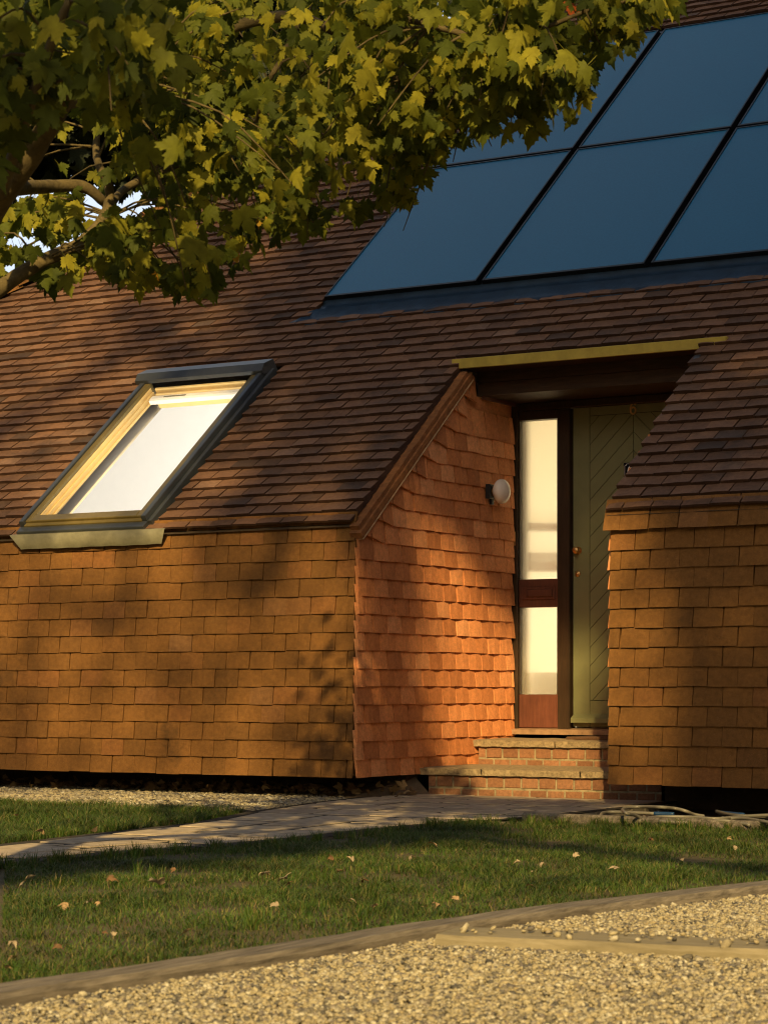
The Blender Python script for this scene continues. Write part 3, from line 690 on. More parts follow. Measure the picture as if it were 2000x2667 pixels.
for k in range(3):
    y=-9.+.13*k
    while y<-1.45:
        ln=random.uniform(.42,.58); y2=min(y+ln,-1.45)
        if -1.45-y2<.2: y2=-1.45
        q=[]
        for yy,kk in ((y+.03,k),(y+.03,k+1),(y2-.03,k+1),(y2-.03,k)):
            a=interp(PL,yy)+E_;b=interp(PR,yy)-E_; gx=.015 if kk==k else -.015
            q.append((a+(b-a)*kk/3+gx,yy))
        quadstone(pa,q,0); y=y2
y=-1.45; r=0
while y<.66:
    y2=min(y+.43,.69); n=4; o=.5*(r%2)
    for k in range(-1,n+1):
        q=[]
        for yy,kk in ((y+.03,k+o),(y+.03,k+1+o),(y2-.03,k+1+o),(y2-.03,k+o)):
            a=interp(PL,yy)+E_*.7;b=interp(PR,yy)-E_*.7; kk=max(0,min(n,kk)); q.append((a+(b-a)*kk/n,yy))
        if q[1][0]-q[0][0]<.06: continue
        q=[(q[0][0]+.013,q[0][1]),(q[1][0]-.013,q[1][1]),(q[2][0]-.013,q[2][1]),(q[3][0]+.013,q[3][1])]
        quadstone(pa,q,0)
    y=y2; r+=1
for T,sg in ((PL,1),(PR,-1)):
    y=-9.
    while y<.66:
        y2=min(y+random.uniform(.16,.26),.69)
        q=[]
        for yy,dx in ((y+.006,0),(y+.006,sg*(E_-.012)),(y2-.006,sg*(E_-.012)),(y2-.006,0)): q.append((interp(T,yy)+dx+(random.uniform(-.008,.008) if dx==0 else 0),yy))
        if sg<0: q=[q[1],q[0],q[3],q[2]]
        quadstone(se,q,-.006-random.uniform(0,.006),.08); y=y2
po=obj('path',pa,M['pav'],recalc=False); tag(po,kind='structure')
tag(obj('path_edging',se,M['sett'],recalc=False),kind='structure')
sheet('path_base',PL+PR[::-1],-.0035,M['joint'],res=.2,amp=.0)
# timber edgings
def beam(name,pts,w,z0,z1,m,label,cat,side=1):
    mb=MB(); n=len(pts); P=[V3((a,b,0)) for a,b in pts]; Q=[]
    for i in range(n-1):
        for k in range(6): Q.append(P[i].lerp(P[i+1],k/6))
    Q.append(P[-1]); vs=[]
    for i,q in enumerate(Q):
        T=(Q[min(i+1,len(Q)-1)]-Q[max(0,i-1)]).normalized(); nn=V3((T.y,-T.x,0))*side
        j=lambda a:random.uniform(-a,a)*.45
        vs+=[q+nn*j(.004)+Zv*z0,q+nn*(.006+j(.003))+Zv*(z1-.006+j(.002)),q+nn*(.014)+Zv*(z1+j(.003)),q+nn*(w*.5)+Zv*(z1+j(.003)),q+nn*(w-.012)+Zv*(z1-.001+j(.003)),q+nn*(w+j(.003))+Zv*(z1-.012+j(.003)),q+nn*(w+j(.003))+Zv*z0]
    fs=[]
    for i in range(len(Q)-1):
        for k in range(6): a=i*7+k; fs.append((a,a+1,a+8,a+7))
    fs+=[tuple(range(6,-1,-1)),tuple(range((len(Q)-1)*7,len(Q)*7))]
    mb.add(vs,fs); o=obj(name,mb,m,None,(pts[0][0],pts[0][1],z0)); tag(o,label,cat); return o
beam('timber_edging',LOGB,.118,-.05,.046,M['log'],'long grey weathered timber edging between lawn and gravel drive','edging')
beam('timber_edging',[(4.03,-6.145),(4.4,-6.08),(4.9,-6.02),(5.6,-5.95),(6.4,-5.9)],.20,-.03,.05,M['plank'],'pale short timber plank lying across the gravel, butted to the grey edging','edging')
beam('timber_edging',[(1.72,-1.22),(2.3,-1.27),(3.1,-1.33),(4.5,-1.45)],.05,-.05,.03,M['log'],'thin timber board holding back the bed with the hose','edging')
beam('timber_edging',[(-.5,-1.20),(-.1,-1.23),(.2,-1.36)],.06,-.05,.005,M['log'],'short dark timber strip between grass and wall gravel, beside the path','edging')
pg=MB(); c=gnd(1445,2458,.03); pg.obox(c,V3((1,.05,0)),V3((-.05,1,0)),Zv,-.018,.018,-.02,.015,-.05,.02,.003); tag(obj('wooden_peg',pg,M['plank'],None,tuple(c),recalc=False),'small wooden peg against the front of the pale plank','peg')

# gravel pebbles
def icos():
    t=(1+5**.5)/2; v=np.array([(-1,t,0),(1,t,0),(-1,-t,0),(1,-t,0),(0,-1,t),(0,1,t),(0,-1,-t),(0,1,-t),(t,0,-1),(t,0,1),(-t,0,-1),(-t,0,1)],float); v/=np.linalg.norm(v[0])
    f=np.array([(0,11,5),(0,5,1),(0,1,7),(0,7,10),(0,10,11),(1,5,9),(5,11,4),(11,10,2),(10,7,6),(7,1,8),(3,9,4),(3,4,2),(3,2,6),(3,6,8),(3,8,9),(4,9,5),(2,4,11),(6,2,10),(8,6,7),(9,8,1)]); return v,f
def inpoly(P,x,y):
    P=np.asarray(P); c=np.zeros(len(x),bool); n=len(P)
    for i in range(n):
        a,b=P[i],P[(i+1)%n]
        if a[1]==b[1]: continue
        k=((a[1]>y)!=(b[1]>y))&(x<(b[0]-a[0])*(y-a[1])/(b[1]-a[1])+a[0]); c^=k
    return c
def scatter(poly,n):
    P=np.asarray(poly); lo,hi=P.min(0),P.max(0); x=rng.uniform(lo[0],hi[0],n); y=rng.uniform(lo[1],hi[1],n); k=inpoly(poly,x,y); return x[k],y[k]
def view(x,y,pad=.02):
    dx,dy=x-CAM[0],y-CAM[1]; r=dx*RV[0]+dy*RV[1]; d=dx*DV[0]+dy*DV[1]; return np.abs(r/d)<(.1715+pad),d
def pebbles(name,poly,dens,size,z,m,smooth=True):
    A=(np.asarray(poly).max(0)-np.asarray(poly).min(0)).prod(); x,y=scatter(poly,int(A*dens)); k,d=view(x,y,.10); k&=(d>3.0); x,y=x[k],y[k]; n=len(x)
    v,f=icos(); s=size*rng.lognormal(0,.32,n)
    sc=np.stack([s*rng.uniform(.9,1.5,n),s*rng.uniform(.75,1.1,n),s*rng.uniform(.5,.85,n)],1)
    a=rng.uniform(0,6.283,n); b=rng.normal(0,.35,n)
    V=v[None]*sc[:,None]*(1+rng.normal(0,.09,(n,12,1)))
    cb,sb=np.cos(b)[:,None],np.sin(b)[:,None]; V=np.stack([V[...,0]*cb-V[...,2]*sb,V[...,1],V[...,0]*sb+V[...,2]*cb],2)
    ca,sa=np.cos(a)[:,None],np.sin(a)[:,None]; V=np.stack([V[...,0]*ca-V[...,1]*sa,V[...,0]*sa+V[...,1]*ca,V[...,2]],2)
    zz=z+rng.uniform(-.002,.006,n)
    V+=np.stack([x,y,zz],1)[:,None]
    F=(f[None]+12*np.arange(n)[:,None,None]).reshape(-1,3)
    me=npmesh(name,V.reshape(-1,3),F)
    if smooth: me.polygons.foreach_set('use_smooth',np.ones(len(F),bool))
    o=link(name,me,m); return o
DRIVE=[(x+.15,y) for x,y in LOGB if y>-8.5]+[(6.6,-2.2),(6.6,-8.2),(3.86,-8.5)]
o=pebbles('drive_gravel',DRIVE,19000,.0044,.02,M['pebble']); tag(o,'golden pea gravel covering the drive in the foreground','gravel',kind='stuff')
o=pebbles('wall_gravel',[(-4,-1.1),(-1.62,-1.19),(-.06,-1.23),(.17,-1.34),(-.04,-.4),(-.12,.16),(-.3,.5),(-4,.5)],5200,.009,-.012,M['pebble'],False); tag(o,'strip of pea gravel along the foot of the tiled wall','gravel',kind='stuff')
o=pebbles('bed_gravel',[(1.73,-1.2),(1.76,-.1),(2.4,.0),(3.3,-.5),(3.4,-1.25)],420,.008,-.045,M['pebble'],False); tag(o,'loose stones on the soil around the hose','gravel',kind='stuff')

# stray stones on the plank
o=pebbles('plank_stones',[(4.05,-6.3),(4.9,-6.2),(5.,-6.05),(4.2,-6.12)],420,.0065,.055,M['pebble']); tag(o,'stray gravel stones on the pale plank','gravel',kind='stuff')

# grass
def grass(name,poly,dens,h0,h1,wid,zb,label):
    A=(np.asarray(poly).max(0)-np.asarray(poly).min(0)).prod(); x,y=scatter(poly,int(A*dens)); k,d=view(x,y,.10); k&=(d>3.6)
    x,y=x[k],y[k]; n=len(x)
    cl=np.array([mnoise.noise(V3((a*2.2,b*2.2,3.)))+.6*mnoise.noise(V3((a*7,b*7,9.))) for a,b in zip(x,y)])
    keep=rng.uniform(-.75,.9,n)<cl*1.3+.25; x,y,cl=x[keep],y[keep],cl[keep]; n=len(x)
    h=rng.uniform(h0,h1,n)*(1+.5*cl); a=rng.uniform(0,6.283,n); lean=h*rng.uniform(.3,2.4,n); w=wid*rng.uniform(.6,1.3,n)
    c,s=np.cos(a),np.sin(a); px,py=-s,c
    V=np.zeros((n,5,3)); z=np.full(n,zb)
    def P(i,f,ww,lf): V[:,i,0]=x+c*lean*lf+px*ww; V[:,i,1]=y+s*lean*lf+py*ww; V[:,i,2]=z+h*f
    P(0,0,-w,0);P(1,0,w,0);P(2,.6,w*.8,.3);P(3,.6,-w*.8,.3);P(4,.95,0*w,1.)
    F=np.array([(0,1,2),(0,2,3),(3,2,4)])[None]+5*np.arange(n)[:,None,None]
    o=link(name,npmesh(name,V.reshape(-1,3),F.reshape(-1,3)),M['grass']); tag(o,label,'grass',kind='stuff'); return n
G1=[(p[0]+.02,p[1]) for p in PR if -8<p[1]<-1.2]+[(1.8,-1.30),(5.,-1.5),(4.85,-2.3)]+[(x-.01,y) for x,y in LOGB[::-1] if y>-8.5]
n1=grass('lawn_grass',G1,15000,.010,.028,.0013,-.018,'shorn lawn grass between the path and the gravel drive')
G2=[(-4,-6)]+[(p[0]-.02,p[1]) for p in PL if -6<p[1]<-1.3]+[(-.1,-1.27),(-1.62,-1.22),(-4,-1.2)]
def tufts(name,spots,label):
    xs=[];ys=[]
    V=[];F=[];o=0
    for (x,y) in spots:
        nb=random.randint(14,34); hh=random.uniform(.03,.065); rr=random.uniform(.012,.035)
        for _ in range(nb):
            a=random.uniform(0,6.283); r=rr*random.random()**.5; px,py=x+r*math.cos(a),y+r*math.sin(a); h=hh*random.uniform(.6,1.1); l=h*random.uniform(.2,1.); b=a+random.gauss(0,.7); w=.0016
            c,s_=math.cos(b),math.sin(b)
            V+=[(px+s_*w,py-c*w,-.02),(px-s_*w,py+c*w,-.02),(px-s_*w*.8+c*l*.35,py+c*w*.8+s_*l*.35,h*.6-.02),(px+s_*w*.8+c*l*.35,py-c*w*.8+s_*l*.35,h*.6-.02),(px+c*l,py+s_*l,h-.02)]
            F+=[(o,o+1,o+2),(o,o+2,o+3),(o+3,o+2,o+4)]; o+=5
    tag(link(name,npmesh(name,np.array(V),np.array(F)),M['grass']),label,'grass',kind='stuff')
sp=[]
for _ in range(150): yy=random.uniform(-5.4,-1.3); sp.append((interp(PR,yy)+abs(random.gauss(.02,.05)),yy))
for _ in range(90): yy=random.uniform(-7.6,-3.); sp.append((interp([(a,b) for a,b in LOGB],yy)-abs(random.gauss(.01,.04)),yy))
for _ in range(60): xx=random.uniform(1.8,3.2); sp.append((xx,-1.34-abs(random.gauss(0,.06))))
for _ in range(170):
    xx,yy=random.uniform(1.5,4),random.uniform(-6.5,-1.6)
    if xx>interp(PR,yy)+.05 and xx<interp(LOGB,yy)-.05 and mnoise.noise(V3((xx*1.5,yy*1.5,7)))>0: sp.append((xx,yy))
for _ in range(90): yy=random.uniform(-4.6,-1.4); sp.append((interp(PL,yy)-abs(random.gauss(.02,.05)),yy))
tufts('grass_tufts',sp,'longer tufts of grass along the path and timber edges')
n2=grass('lawn_grass',G2,11000,.022,.055,.0016,-.018,'longer grass left of the path, below the wall gravel')

# ------------------------------------------------------------------ leaves
half=[(0,-.02),(.10,-.10),(.30,-.13),(.27,-.02),(.40,.02),(.37,.10),(.47,.16),(.44,.22),(.62,.33),(.53,.37),(.55,.49),(.43,.45),(.37,.53),(.27,.42),(.21,.47),(.26,.66),(.17,.66),(.15,.78),(.08,.82),(0,1.03)]
def leaf_template():
    pts=half+[(-x,y) for x,y in half[-2:0:-1]]
    V=[(0,.3,0)]+[(x,y,0) for x,y in pts]; n=len(pts); F=[(0,1+i,1+(i+1)%n) for i in range(n)]
    # stalk
    k=len(V); V+=[(-.012,.0,0),(.012,.0,0),(.008,-.55,.08),(-.008,-.55,.08)]; F+=[(k,k+2,k+1),(k,k+3,k+2)]
    return np.array(V,float),np.array(F)
LV,LF=leaf_template()
def bend(V,k,fold,tw=0.):
    W=V.copy(); r2=V[:,0]**2+(V[:,1]-.25)**2*.6; W[:,2]+=-k*r2+fold*np.abs(V[:,0])+tw*V[:,0]*V[:,1]; return W
def leaves(pos,tip,nor,size,rg):
    n=len(pos); out=[]
    tip=tip/np.linalg.norm(tip,axis=1,keepdims=True); nor=nor-(nor*tip).sum(1,keepdims=True)*tip; nor/=np.linalg.norm(nor,axis=1,keepdims=True); bx=np.cross(tip,nor)
    var=[bend(LV,a,b,c) for a,b,c in ((.35,.05,.2),(.9,.35,-.5),(.15,-.25,.4),(1.2,.1,.2),(.4,.6,-.2),(.7,-.2,-.7))]
    T=np.stack([var[i] for i in rg.integers(0,6,n)])
    V=pos[:,None]+size[:,None,None]*(T[...,0:1]*bx[:,None]*rg.uniform(.85,1.1,(n,1,1))+T[...,1:2]*tip[:,None]+T[...,2:3]*nor[:,None])
    F=LF[None]+len(LV)*np.arange(n)[:,None,None]
    return V.reshape(-1,3),F.reshape(-1,3)

# ---- maple: limbs measured from the photo, each at its own depth
tree=empty('maple_tree',tuple(at(-330,0,6.5).xy)+(-.05,)); tag(tree,'maple tree with green and yellow leaves hanging over the lawn in front of the roof','tree')
fork=at(-330,950,6.5)
LIMB={
 'A':([(-330,950,6.5),(-160,760,6.3),(0,510,6.1),(80,400,6.),(160,265,5.9),(240,120,5.8),(330,-60,5.8),(430,-260,6.2)],[.07,.05,.038,.033,.029,.026,.022,.012]),
 'B':([(-330,950,6.5),(-140,840,6.9),(0,750,7.1),(100,685,7.2),(200,640,7.3),(262,582,7.35),(285,520,7.4),(280,470,7.4),(262,440,7.4),(250,380,7.5),(270,250,7.6)],[.06,.032,.026,.023,.022,.021,.016,.015,.014,.012,.008]),
 'B2':([(272,570,7.37),(298,520,7.5),(340,482,7.7),(450,430,7.9),(560,395,8.),(680,360,8.1),(800,330,8.2)],[.018,.014,.013,.015,.012,.009,.005]),
 'C':([(-120,520,6.4),(40,490,7.),(130,485,7.3),(215,485,7.4),(265,520,7.45),(300,560,7.6),(350,600,7.8)],[.03,.024,.022,.02,.017,.013,.006]),
 'D':([(160,265,5.9),(300,230,6.6),(410,170,7.1),(520,115,7.4),(600,72,7.5),(700,45,7.5),(780,45,7.5),(850,70,7.5),(930,120,7.5),(1010,185,7.4),(1100,225,7.3),(1230,270,7.2)],[.024,.022,.02,.021,.02,.02,.018,.016,.014,.012,.009,.005]),
 'E':([(775,60,7.5),(735,150,7.5),(700,210,7.5),(672,300,7.6),(640,390,7.7)],[.011,.01,.009,.008,.004]),
 'F':([(680,360,8.1),(790,415,8.),(840,400,8.),(880,380,8.),(950,352,7.9),(1030,345,7.8),(1110,345,7.7),(1200,350,7.6)],[.009,.012,.013,.012,.011,.009,.007,.003]),
 'G':([(850,70,7.5),(950,60,7.2),(1060,50,7.),(1180,80,6.9),(1300,110,6.8),(1420,70,6.8),(1550,20,6.8),(1700,-10,6.8)],[.013,.012,.011,.01,.008,.007,.005,.003]),
 'I':([(0,510,6.1),(60,330,5.4),(120,150,5.2),(180,0,5.1),(260,-160,5.2)],[.02,.014,.012,.01,.005]),
}
tk=MB(); b0=V3((WL[tree].x,WL[tree].y,-.06))
tk.tube([b0,b0+V3((.02,.01,.25)),b0.lerp(fork,.5)+V3((.03,.02,0)),fork],[.16,.12,.10,.085],12,4,.08)
obj('trunk',tk,M['bark'],tree,smooth=True)
lb_=MB(); LP=[]
for nm,(pp,rr) in LIMB.items():
    W=[at(*p) for p in pp]; lb_.tube(W,rr,9,5,.12)
    for i in range(len(W)-1):
        for k in range(4): LP.append(W[i].lerp(W[i+1],k/4))
LPn=np.array([tuple(p) for p in LP])
# twig tips: inside the crown outline, with depth
OUT=[(-90,-70),(-90,760),(-60,800),(10,700),(60,690),(105,745),(180,715),(250,690),(330,720),(395,740),(500,770),(560,755),(600,690),(680,660),(740,600),(800,610),(880,540),(965,560),(1010,520),(1060,520),(1130,420),(1240,360),(1330,330),(1390,345),(1440,290),(1505,330),(1530,200),(1640,130),(1690,40),(1765,10),(1780,-50),(1500,-60),(600,-70),(300,-70)]
HOLES=[(95,390,62,75),(20,480,50,60),(170,290,40,45),(60,705,55,22),(160,655,50,24),(255,545,34,48),(330,492,40,30),(130,490,110,28),(65,632,46,36),(240,575,40,20),(200,650,30,20),(360,545,70,40),(215,395,75,70),(610,540,60,30),(1030,240,28,26),(440,660,60,30),(560,640,45,25),(930,500,55,40)]
def zdepth(px,py):
    if px<380 and py<420: return random.uniform(4.9,5.9) if random.random()<.55 else random.uniform(6,8)
    if px<420: return random.uniform(6.6,8.6)
    if px>1150: return random.uniform(6.5,7.5)
    return random.uniform(6.5,8.8)
tw=lb_; lx_=[];lp=[];lt=[];ln_=[];lsz=[]
P2=np.array(OUT,float); cnt=0
tips=[(1330,330,6.9),(1385,330,6.9),(1500,300,6.9),(1440,310,6.8),(1620,90,6.8),(1740,-25,6.8),(1000,545,7.6),(1050,495,7.5),(1280,380,7.1),(560,775,7.7),(590,690,7.9),(460,770,7.6),(1050,600,7.6),(860,600,7.8),(1490,250,6.9),(1560,110,6.8),(1640,60,6.8),(1700,0,6.8),(1260,360,7.),(1080,520,7.5),(1030,550,7.6),(960,570,7.7),(890,560,7.8),(800,620,7.9),(740,600,7.9),(640,670,7.8),(560,740,7.7),(500,745,7.6),(430,700,7.6),(330,690,7.5),(250,705,7.4),(130,740,7.3),(40,690,7.3),(180,720,7.2),(1180,420,7.2),(1000,590,7.6)]
while cnt<265:
    if cnt<len(tips): px,py,Zd=tips[cnt]; ext=False
    else:
        ext=False; px,py=random.uniform(-260,1740),random.uniform(-330,800)
        if not inpoly(OUT,np.array([px]),np.array([py]))[0]: continue
        if any(((px-a)/c)**2+((py-b)/d)**2<1.3 for a,b,c,d in HOLES): continue
        if py<-60 and random.random()<.45: continue
        Zd=zdepth(px,py)
    cnt+=1
    tip_=at(px,py,Zd); d2=((LPn-np.array(tip_))**2).sum(1)+ .6*np.maximum(0,tip_.z+.02-LPn[:,2])*0
    root=V3(LPn[np.argmin(d2)]); L_=(tip_-root).length
    if L_>.05: tw.tube([root,root.lerp(tip_,.5)+V3((random.uniform(-.05,.05),random.uniform(-.05,.05),.04+.06*L_)),tip_],[.0045,.0032,.0016],5,4)
    k=random.randint(13,18)
    for q in range(k):
        f=1-abs(random.gauss(0,.3)); f=max(.2,f); c=root.lerp(tip_,f) if L_>.25 else tip_
        c=c+V3((random.gauss(0,.085),random.gauss(0,.085),random.gauss(-.0,.06)+.03))
        az=random.uniform(0,6.283); dn=random.uniform(.7,2.6)
        lp.append(tuple(c)); lx_.append(ext); lt.append((math.cos(az),math.sin(az),-dn)); 
        nn=V3((.35,-.8,.3))+V3((random.gauss(0,.5),random.gauss(0,.4),random.gauss(0,.35))); ln_.append(tuple(nn)); lsz.append(min(.105,random.lognormvariate(-2.84,.27))*(1.18 if Zd<6 else 1))
# project filter: keep the gaps open
lp=np.array(lp); dx=lp[:,0]-CAM[0]; dy=lp[:,1]-CAM[1]; rr=dx*RV[0]+dy*RV[1]; dd=dx*DV[0]+dy*DV[1]; ppx=1000+FL*rr/dd; ppy=1790-FL*(lp[:,2]-CAM[2]-.03)/dd
keep=np.ones(len(lp),bool)
for a,b,c,d in HOLES: keep&=~(((ppx-a)/c)**2+((ppy-b)/d)**2<1)
BX=[p[0] for p in OUT]; 
keep&=inpoly([(x,y+(25 if y>0 else 0)) for x,y in OUT],ppx,ppy)
keep|=np.array(lx_)&(ppx<-15)
V,F=leaves(lp[keep],np.array(lt)[keep],np.array(ln_)[keep],np.array(lsz)[keep],rng)
off=np.array(WL[tree]); me=npmesh('crown',V-off,F); co=link('crown',me,M['leaf'],tree)
obj('limbs',tw,M['bark'],tree,smooth=True)

# ---- unseen trees added behind the camera side to shade the scene (their crowns stand towards the sun)
def shade_tree(name,base,cz,rad,hz,n,label,size=.22,thin=False,tx=0.,trunk_r=.22,leafmat=None):
    e=empty(name,(base[0]+tx,base[1],-.08)); tag(e,label,'tree','boundary trees round the garden' if name=='garden_tree' else None)
    t=MB(); b=V3((base[0],base[1],-.1)); sh=V3((tx,0,0)); t.tube([b+sh,b+sh*.95+V3((.1,0,cz*.45)),b+sh*.5+V3((0,0,cz*.8)),b+V3((0,.1,cz+hz*.3))],[trunk_r,trunk_r*.8,trunk_r*.6,trunk_r*.3],10,4)
    obj('trunk',t,M['bark'],e,smooth=True)
    cl=rng.normal(0,1,(n//2,3)); cl/=np.linalg.norm(cl,axis=1,keepdims=True); cl*=rng.uniform(.25,1,(len(cl),1))**.5*np.array([rad,rad,hz])
    idx=rng.integers(0,len(cl),n); p=np.array([base[0],base[1],cz])+cl[idx]+rng.normal(0,.25,(n,3))
    k=np.ones(n,bool)
    if thin:      # crown shaped on purpose: leaves kept by where their shade falls on the house
        f=p-np.array(TS)[None]*(p[:,1]/TS.y)[:,None]; fx,fz=f[:,0],f[:,2]
        pr=np.where(fz>4.0,1.,np.where(fz>1.75,.48,.52)); lx=fx-.38*(fz-1.6); pr=np.where((fz>1.75)&(lx<-2.1),.3,pr)
        pr=np.where((fx>0)&(fx<.44)&(fz<2.6),.85,pr); pr=np.where((fx>.0)&(fx<1.56)&(fz>2.3)&(fz<3.7),.8,pr); pr=np.where((fx>.44)&(fx<1.56)&(fz>.3)&(fz<2.3),.0,pr)
        pr=np.where((fx>1.56)&(fx<1.95)&(fz<1.6),.12,pr); pr=np.where((fx>1.98)&(fz<1.7),1.,pr)
        pr=np.where(((fx-2.3)/.12)**2+((fz-1.0)/.14)**2<1,.1,pr)
        for bx,bz,br_ in ((-1.85,1.12,.24),(-1.55,1.3,.16),(-2.75,.35,.4),(-.75,1.42,.3)): pr=np.where((fx-bx)**2+(fz-bz)**2<br_**2,.98,pr)
        pr=np.where(fz<-.15,.08,pr)
        k=rng.uniform(0,1,n)<pr
    p=p[k]; n=len(p)
    V,F=leaves(p,rng.normal(0,1,(n,3))+np.array([0,0,-.6]),rng.normal(0,1,(n,3))+np.array([0,-.3,.6]),rng.uniform(.7,1.2,n)*size,rng)
    link('crown',npmesh('crown',V-np.array(WL[e]),F),leafmat or M['shade'],e)
GAPS=[(0,1.5,.9,.75),(0,1.75,.6,.6),(.2,2,.9,.4)]
def sunpos(x,y,z,dist):   # a point along the sun ray from (x,y,z)
    p=V3((x,y,z))+TS*dist; return p
SHADE=[(-2.2,1.6,2.6,25,5.0,4.6,9200,'tall broad tree beyond the drive, outside the picture'),
 (1.4,3.4,4.4,27,4.8,4.6,13500,'second tall tree beyond the drive, outside the picture'),
 (2.4,0,.8,23,2.2,2.0,8500,'lower tree beyond the drive, outside the picture')]
for (x,y,z,dist,rad,hz,n,lbl) in SHADE:
    p=sunpos(x,y,z,dist); shade_tree('shade_tree',(p.x,p.y),p.z,rad,hz,n,lbl,thin=True,tx=-7. if x<0 else 7.,size=.3 if n>10000 else .15)
# ring of unseen dark trees added behind the viewer to cut sky fill
for k,az in enumerate((-88,-72,-57,-42,-28,-14,0,14,48,63,78,92)):
    rr_=27+2*math.sin(k*2.3); a_=R(az); x_,y_=rr_*math.sin(a_),-2-rr_*math.cos(a_)
    shade_tree('garden_tree',(x_,y_),7.5,3.6,6.5,1700,['tall dark boundary tree behind the viewer, outside the picture'][0],size=.75,leafmat=M['evergreen'])
# unseen leafy bough added to draw a narrow shade line over the lawn
e=empty('shade_tree',(14.5,-17.,-.08)); tag(e,'slim leaning tree with one long bough beyond the drive, outside the picture','tree')
ga,gb=V3((1.50,-5.6,0))+TS*19,V3((1.82,-2.0,0))+TS*19
t=MB(); t.tube([(14.5,-17,-.1),(14.3,-17,4),(13.,-17.2,7),ga.lerp(gb,.9),ga.lerp(gb,.5),ga],[.2,.17,.12,.09,.07,.03],9,5); obj('trunk',t,M['bark'],e,smooth=True)
n=1500; f=rng.uniform(0,1,n); p=np.array(ga)[None]*(1-f[:,None])+np.array(gb)[None]*f[:,None]+rng.normal(0,1,(n,3))*np.array([.13,.13,.09])
V,F=leaves(p,rng.normal(0,1,(n,3)),rng.normal(0,1,(n,3)),rng.uniform(.09,.15,n),rng); link('crown',npmesh('crown',V-np.array(WL[e]),F),M['shade'],e)
for i,(px,py,Z,rad,hz,n) in enumerate([(430,130,38,3.3,2.0,8000),(-70,230,38,2.7,1.35,5500),(760,60,40,2.6,2.6,6500)]):
    p=at(px,py,Z); shade_tree('background_tree',(p.x,p.y),p.z,rad,hz,n,['dark leafy tree behind the left end of the roof','dark low tree beside the roof, behind the maple branches','dark leafy tree behind the roof, above the ridge line'][i],size=.34,leafmat=M['evergreen'])

# ---- fallen leaves (each one a thing); measured position, size in metres, kind
FALL=[]
def c6(x,y): return (x*.6028,1850+y*.6028)
def c7(x,y): return (1000+x*.6028,1950+y*.6028)
T_='small tan dry leaf lying in the lawn'; P_='small pale dry leaf lying in the lawn'; B_='small brown dry leaf lying in the lawn'
for (x,y,s,k,l) in [(75,455,.05,'dry','tan leaf standing in the longer grass, upper left of the path'),(180,522,.075,'dry','folded tan leaf at the grass edge just left of the path'),(415,525,.06,'dry','small grey tan leaf at the path edge beside the longer grass'),(205,455,.03,'drybrown','tiny brown leaf in the longer grass left of the path'),(740,475,.035,'drybrown','tiny brown leaf near the tip of the longer grass patch'),
  (95,750,.10,'drypale','wide pale leaf in the shadow band at the left edge'),(470,728,.07,'drybrown','dark brown curled leaf in the shadow band on the lawn'),(690,755,.11,'drypale','largest pale leaf with raised points, in the shadow band on the lawn'),(755,690,.04,'drybrown',B_),(1150,695,.085,'drypale','long pale folded leaf on the lawn, left one of a close pair'),(1225,722,.09,'drypale','broad pale leaf on the lawn, right one of a close pair'),
  (1445,640,.06,'drybrown','grey brown upright leaf on the lawn near the path edging'),(1520,655,.055,'drypale','curled pale leaf beside the grey brown leaf near the path'),(1460,690,.04,'drybrown',B_),(1560,738,.05,'drybrown',B_),(1195,845,.055,'drypale',P_),(290,830,.075,'dry','broad tan leaf sunk in the grass below the shadow band'),(395,828,.045,'drypale',P_),(430,832,.03,'dry',T_),
  (50,995,.05,'drypale','upright pale leaf in the grass at the left edge'),(785,972,.06,'dry','crumpled tan leaf on the lawn above the grey edging'),(440,960,.03,'drybrown',B_),(490,975,.03,'drypale',P_),(260,1025,.045,'drybrown','red brown leaf on the lawn above the left end of the edging'),(70,1062,.045,'dry',T_),(20,1110,.035,'dry',T_),(1515,812,.045,'drypale',P_),(1065,1000,.03,'dry',T_),(1250,742,.04,'drybrown',B_),(1610,848,.04,'dry',T_)]:
    FALL.append((*c6(x,y),s,k,l))
for (x,y,s,k,l) in [(200,408,.085,'dry','tan curled leaf on the shaded lawn below the path edging'),(115,462,.065,'drypale','long pale leaf on the lawn left of the middle'),(585,493,.045,'drypale',P_),(685,495,.04,'drypale',P_),(822,465,.05,'drypale',P_),(1015,517,.075,'drypale','square whitish leaf lying flat in the middle of the right lawn'),(1145,388,.045,'drybrown',B_),(1290,485,.03,'drypale',P_),(1270,512,.03,'drypale',P_),(1240,520,.022,'dry',T_),(1297,565,.035,'drypale',P_),
  (1515,418,.055,'drypale','grey white leaf in the grass near the right edge'),(640,535,.022,'drypale',P_),(615,592,.055,'dry','pinkish tan leaf on the lawn above the pale plank'),(230,667,.05,'dry',T_),(315,652,.045,'dry',T_),(1480,388,.04,'dry',T_),(170,685,.03,'dry',T_)]:
    FALL.append((*c7(x,y),s,k,l))
fallen={}
for i,(px,py,s,k,l) in enumerate(FALL):
    zz=.012 if py>2170 or px>700 else .03
    c=gnd(px,py,zz)
    if k not in fallen:
        ms=[]
        for q in range(5):
            W=bend(LV,[.9,1.5,.5,1.2,2.][q],[.5,-.3,.9,.2,.7][q],[.5,-.6,.2,.9,-.3][q])*.85
            me=npmesh('fallen_leaf',W,LF); me.materials.append(M[k]); ms.append(me)
        fallen[k]=ms
    o=bpy.data.objects.new('fallen_leaf',fallen[k][i%5]); COL.objects.link(o); o.location=c; o.scale=(s*.6,)*3
    o.rotation_euler=(random.uniform(-.5,1.0),random.uniform(-.6,.6),random.uniform(0,6.28)); tag(o,l,'leaf','fallen leaves on the lawn')
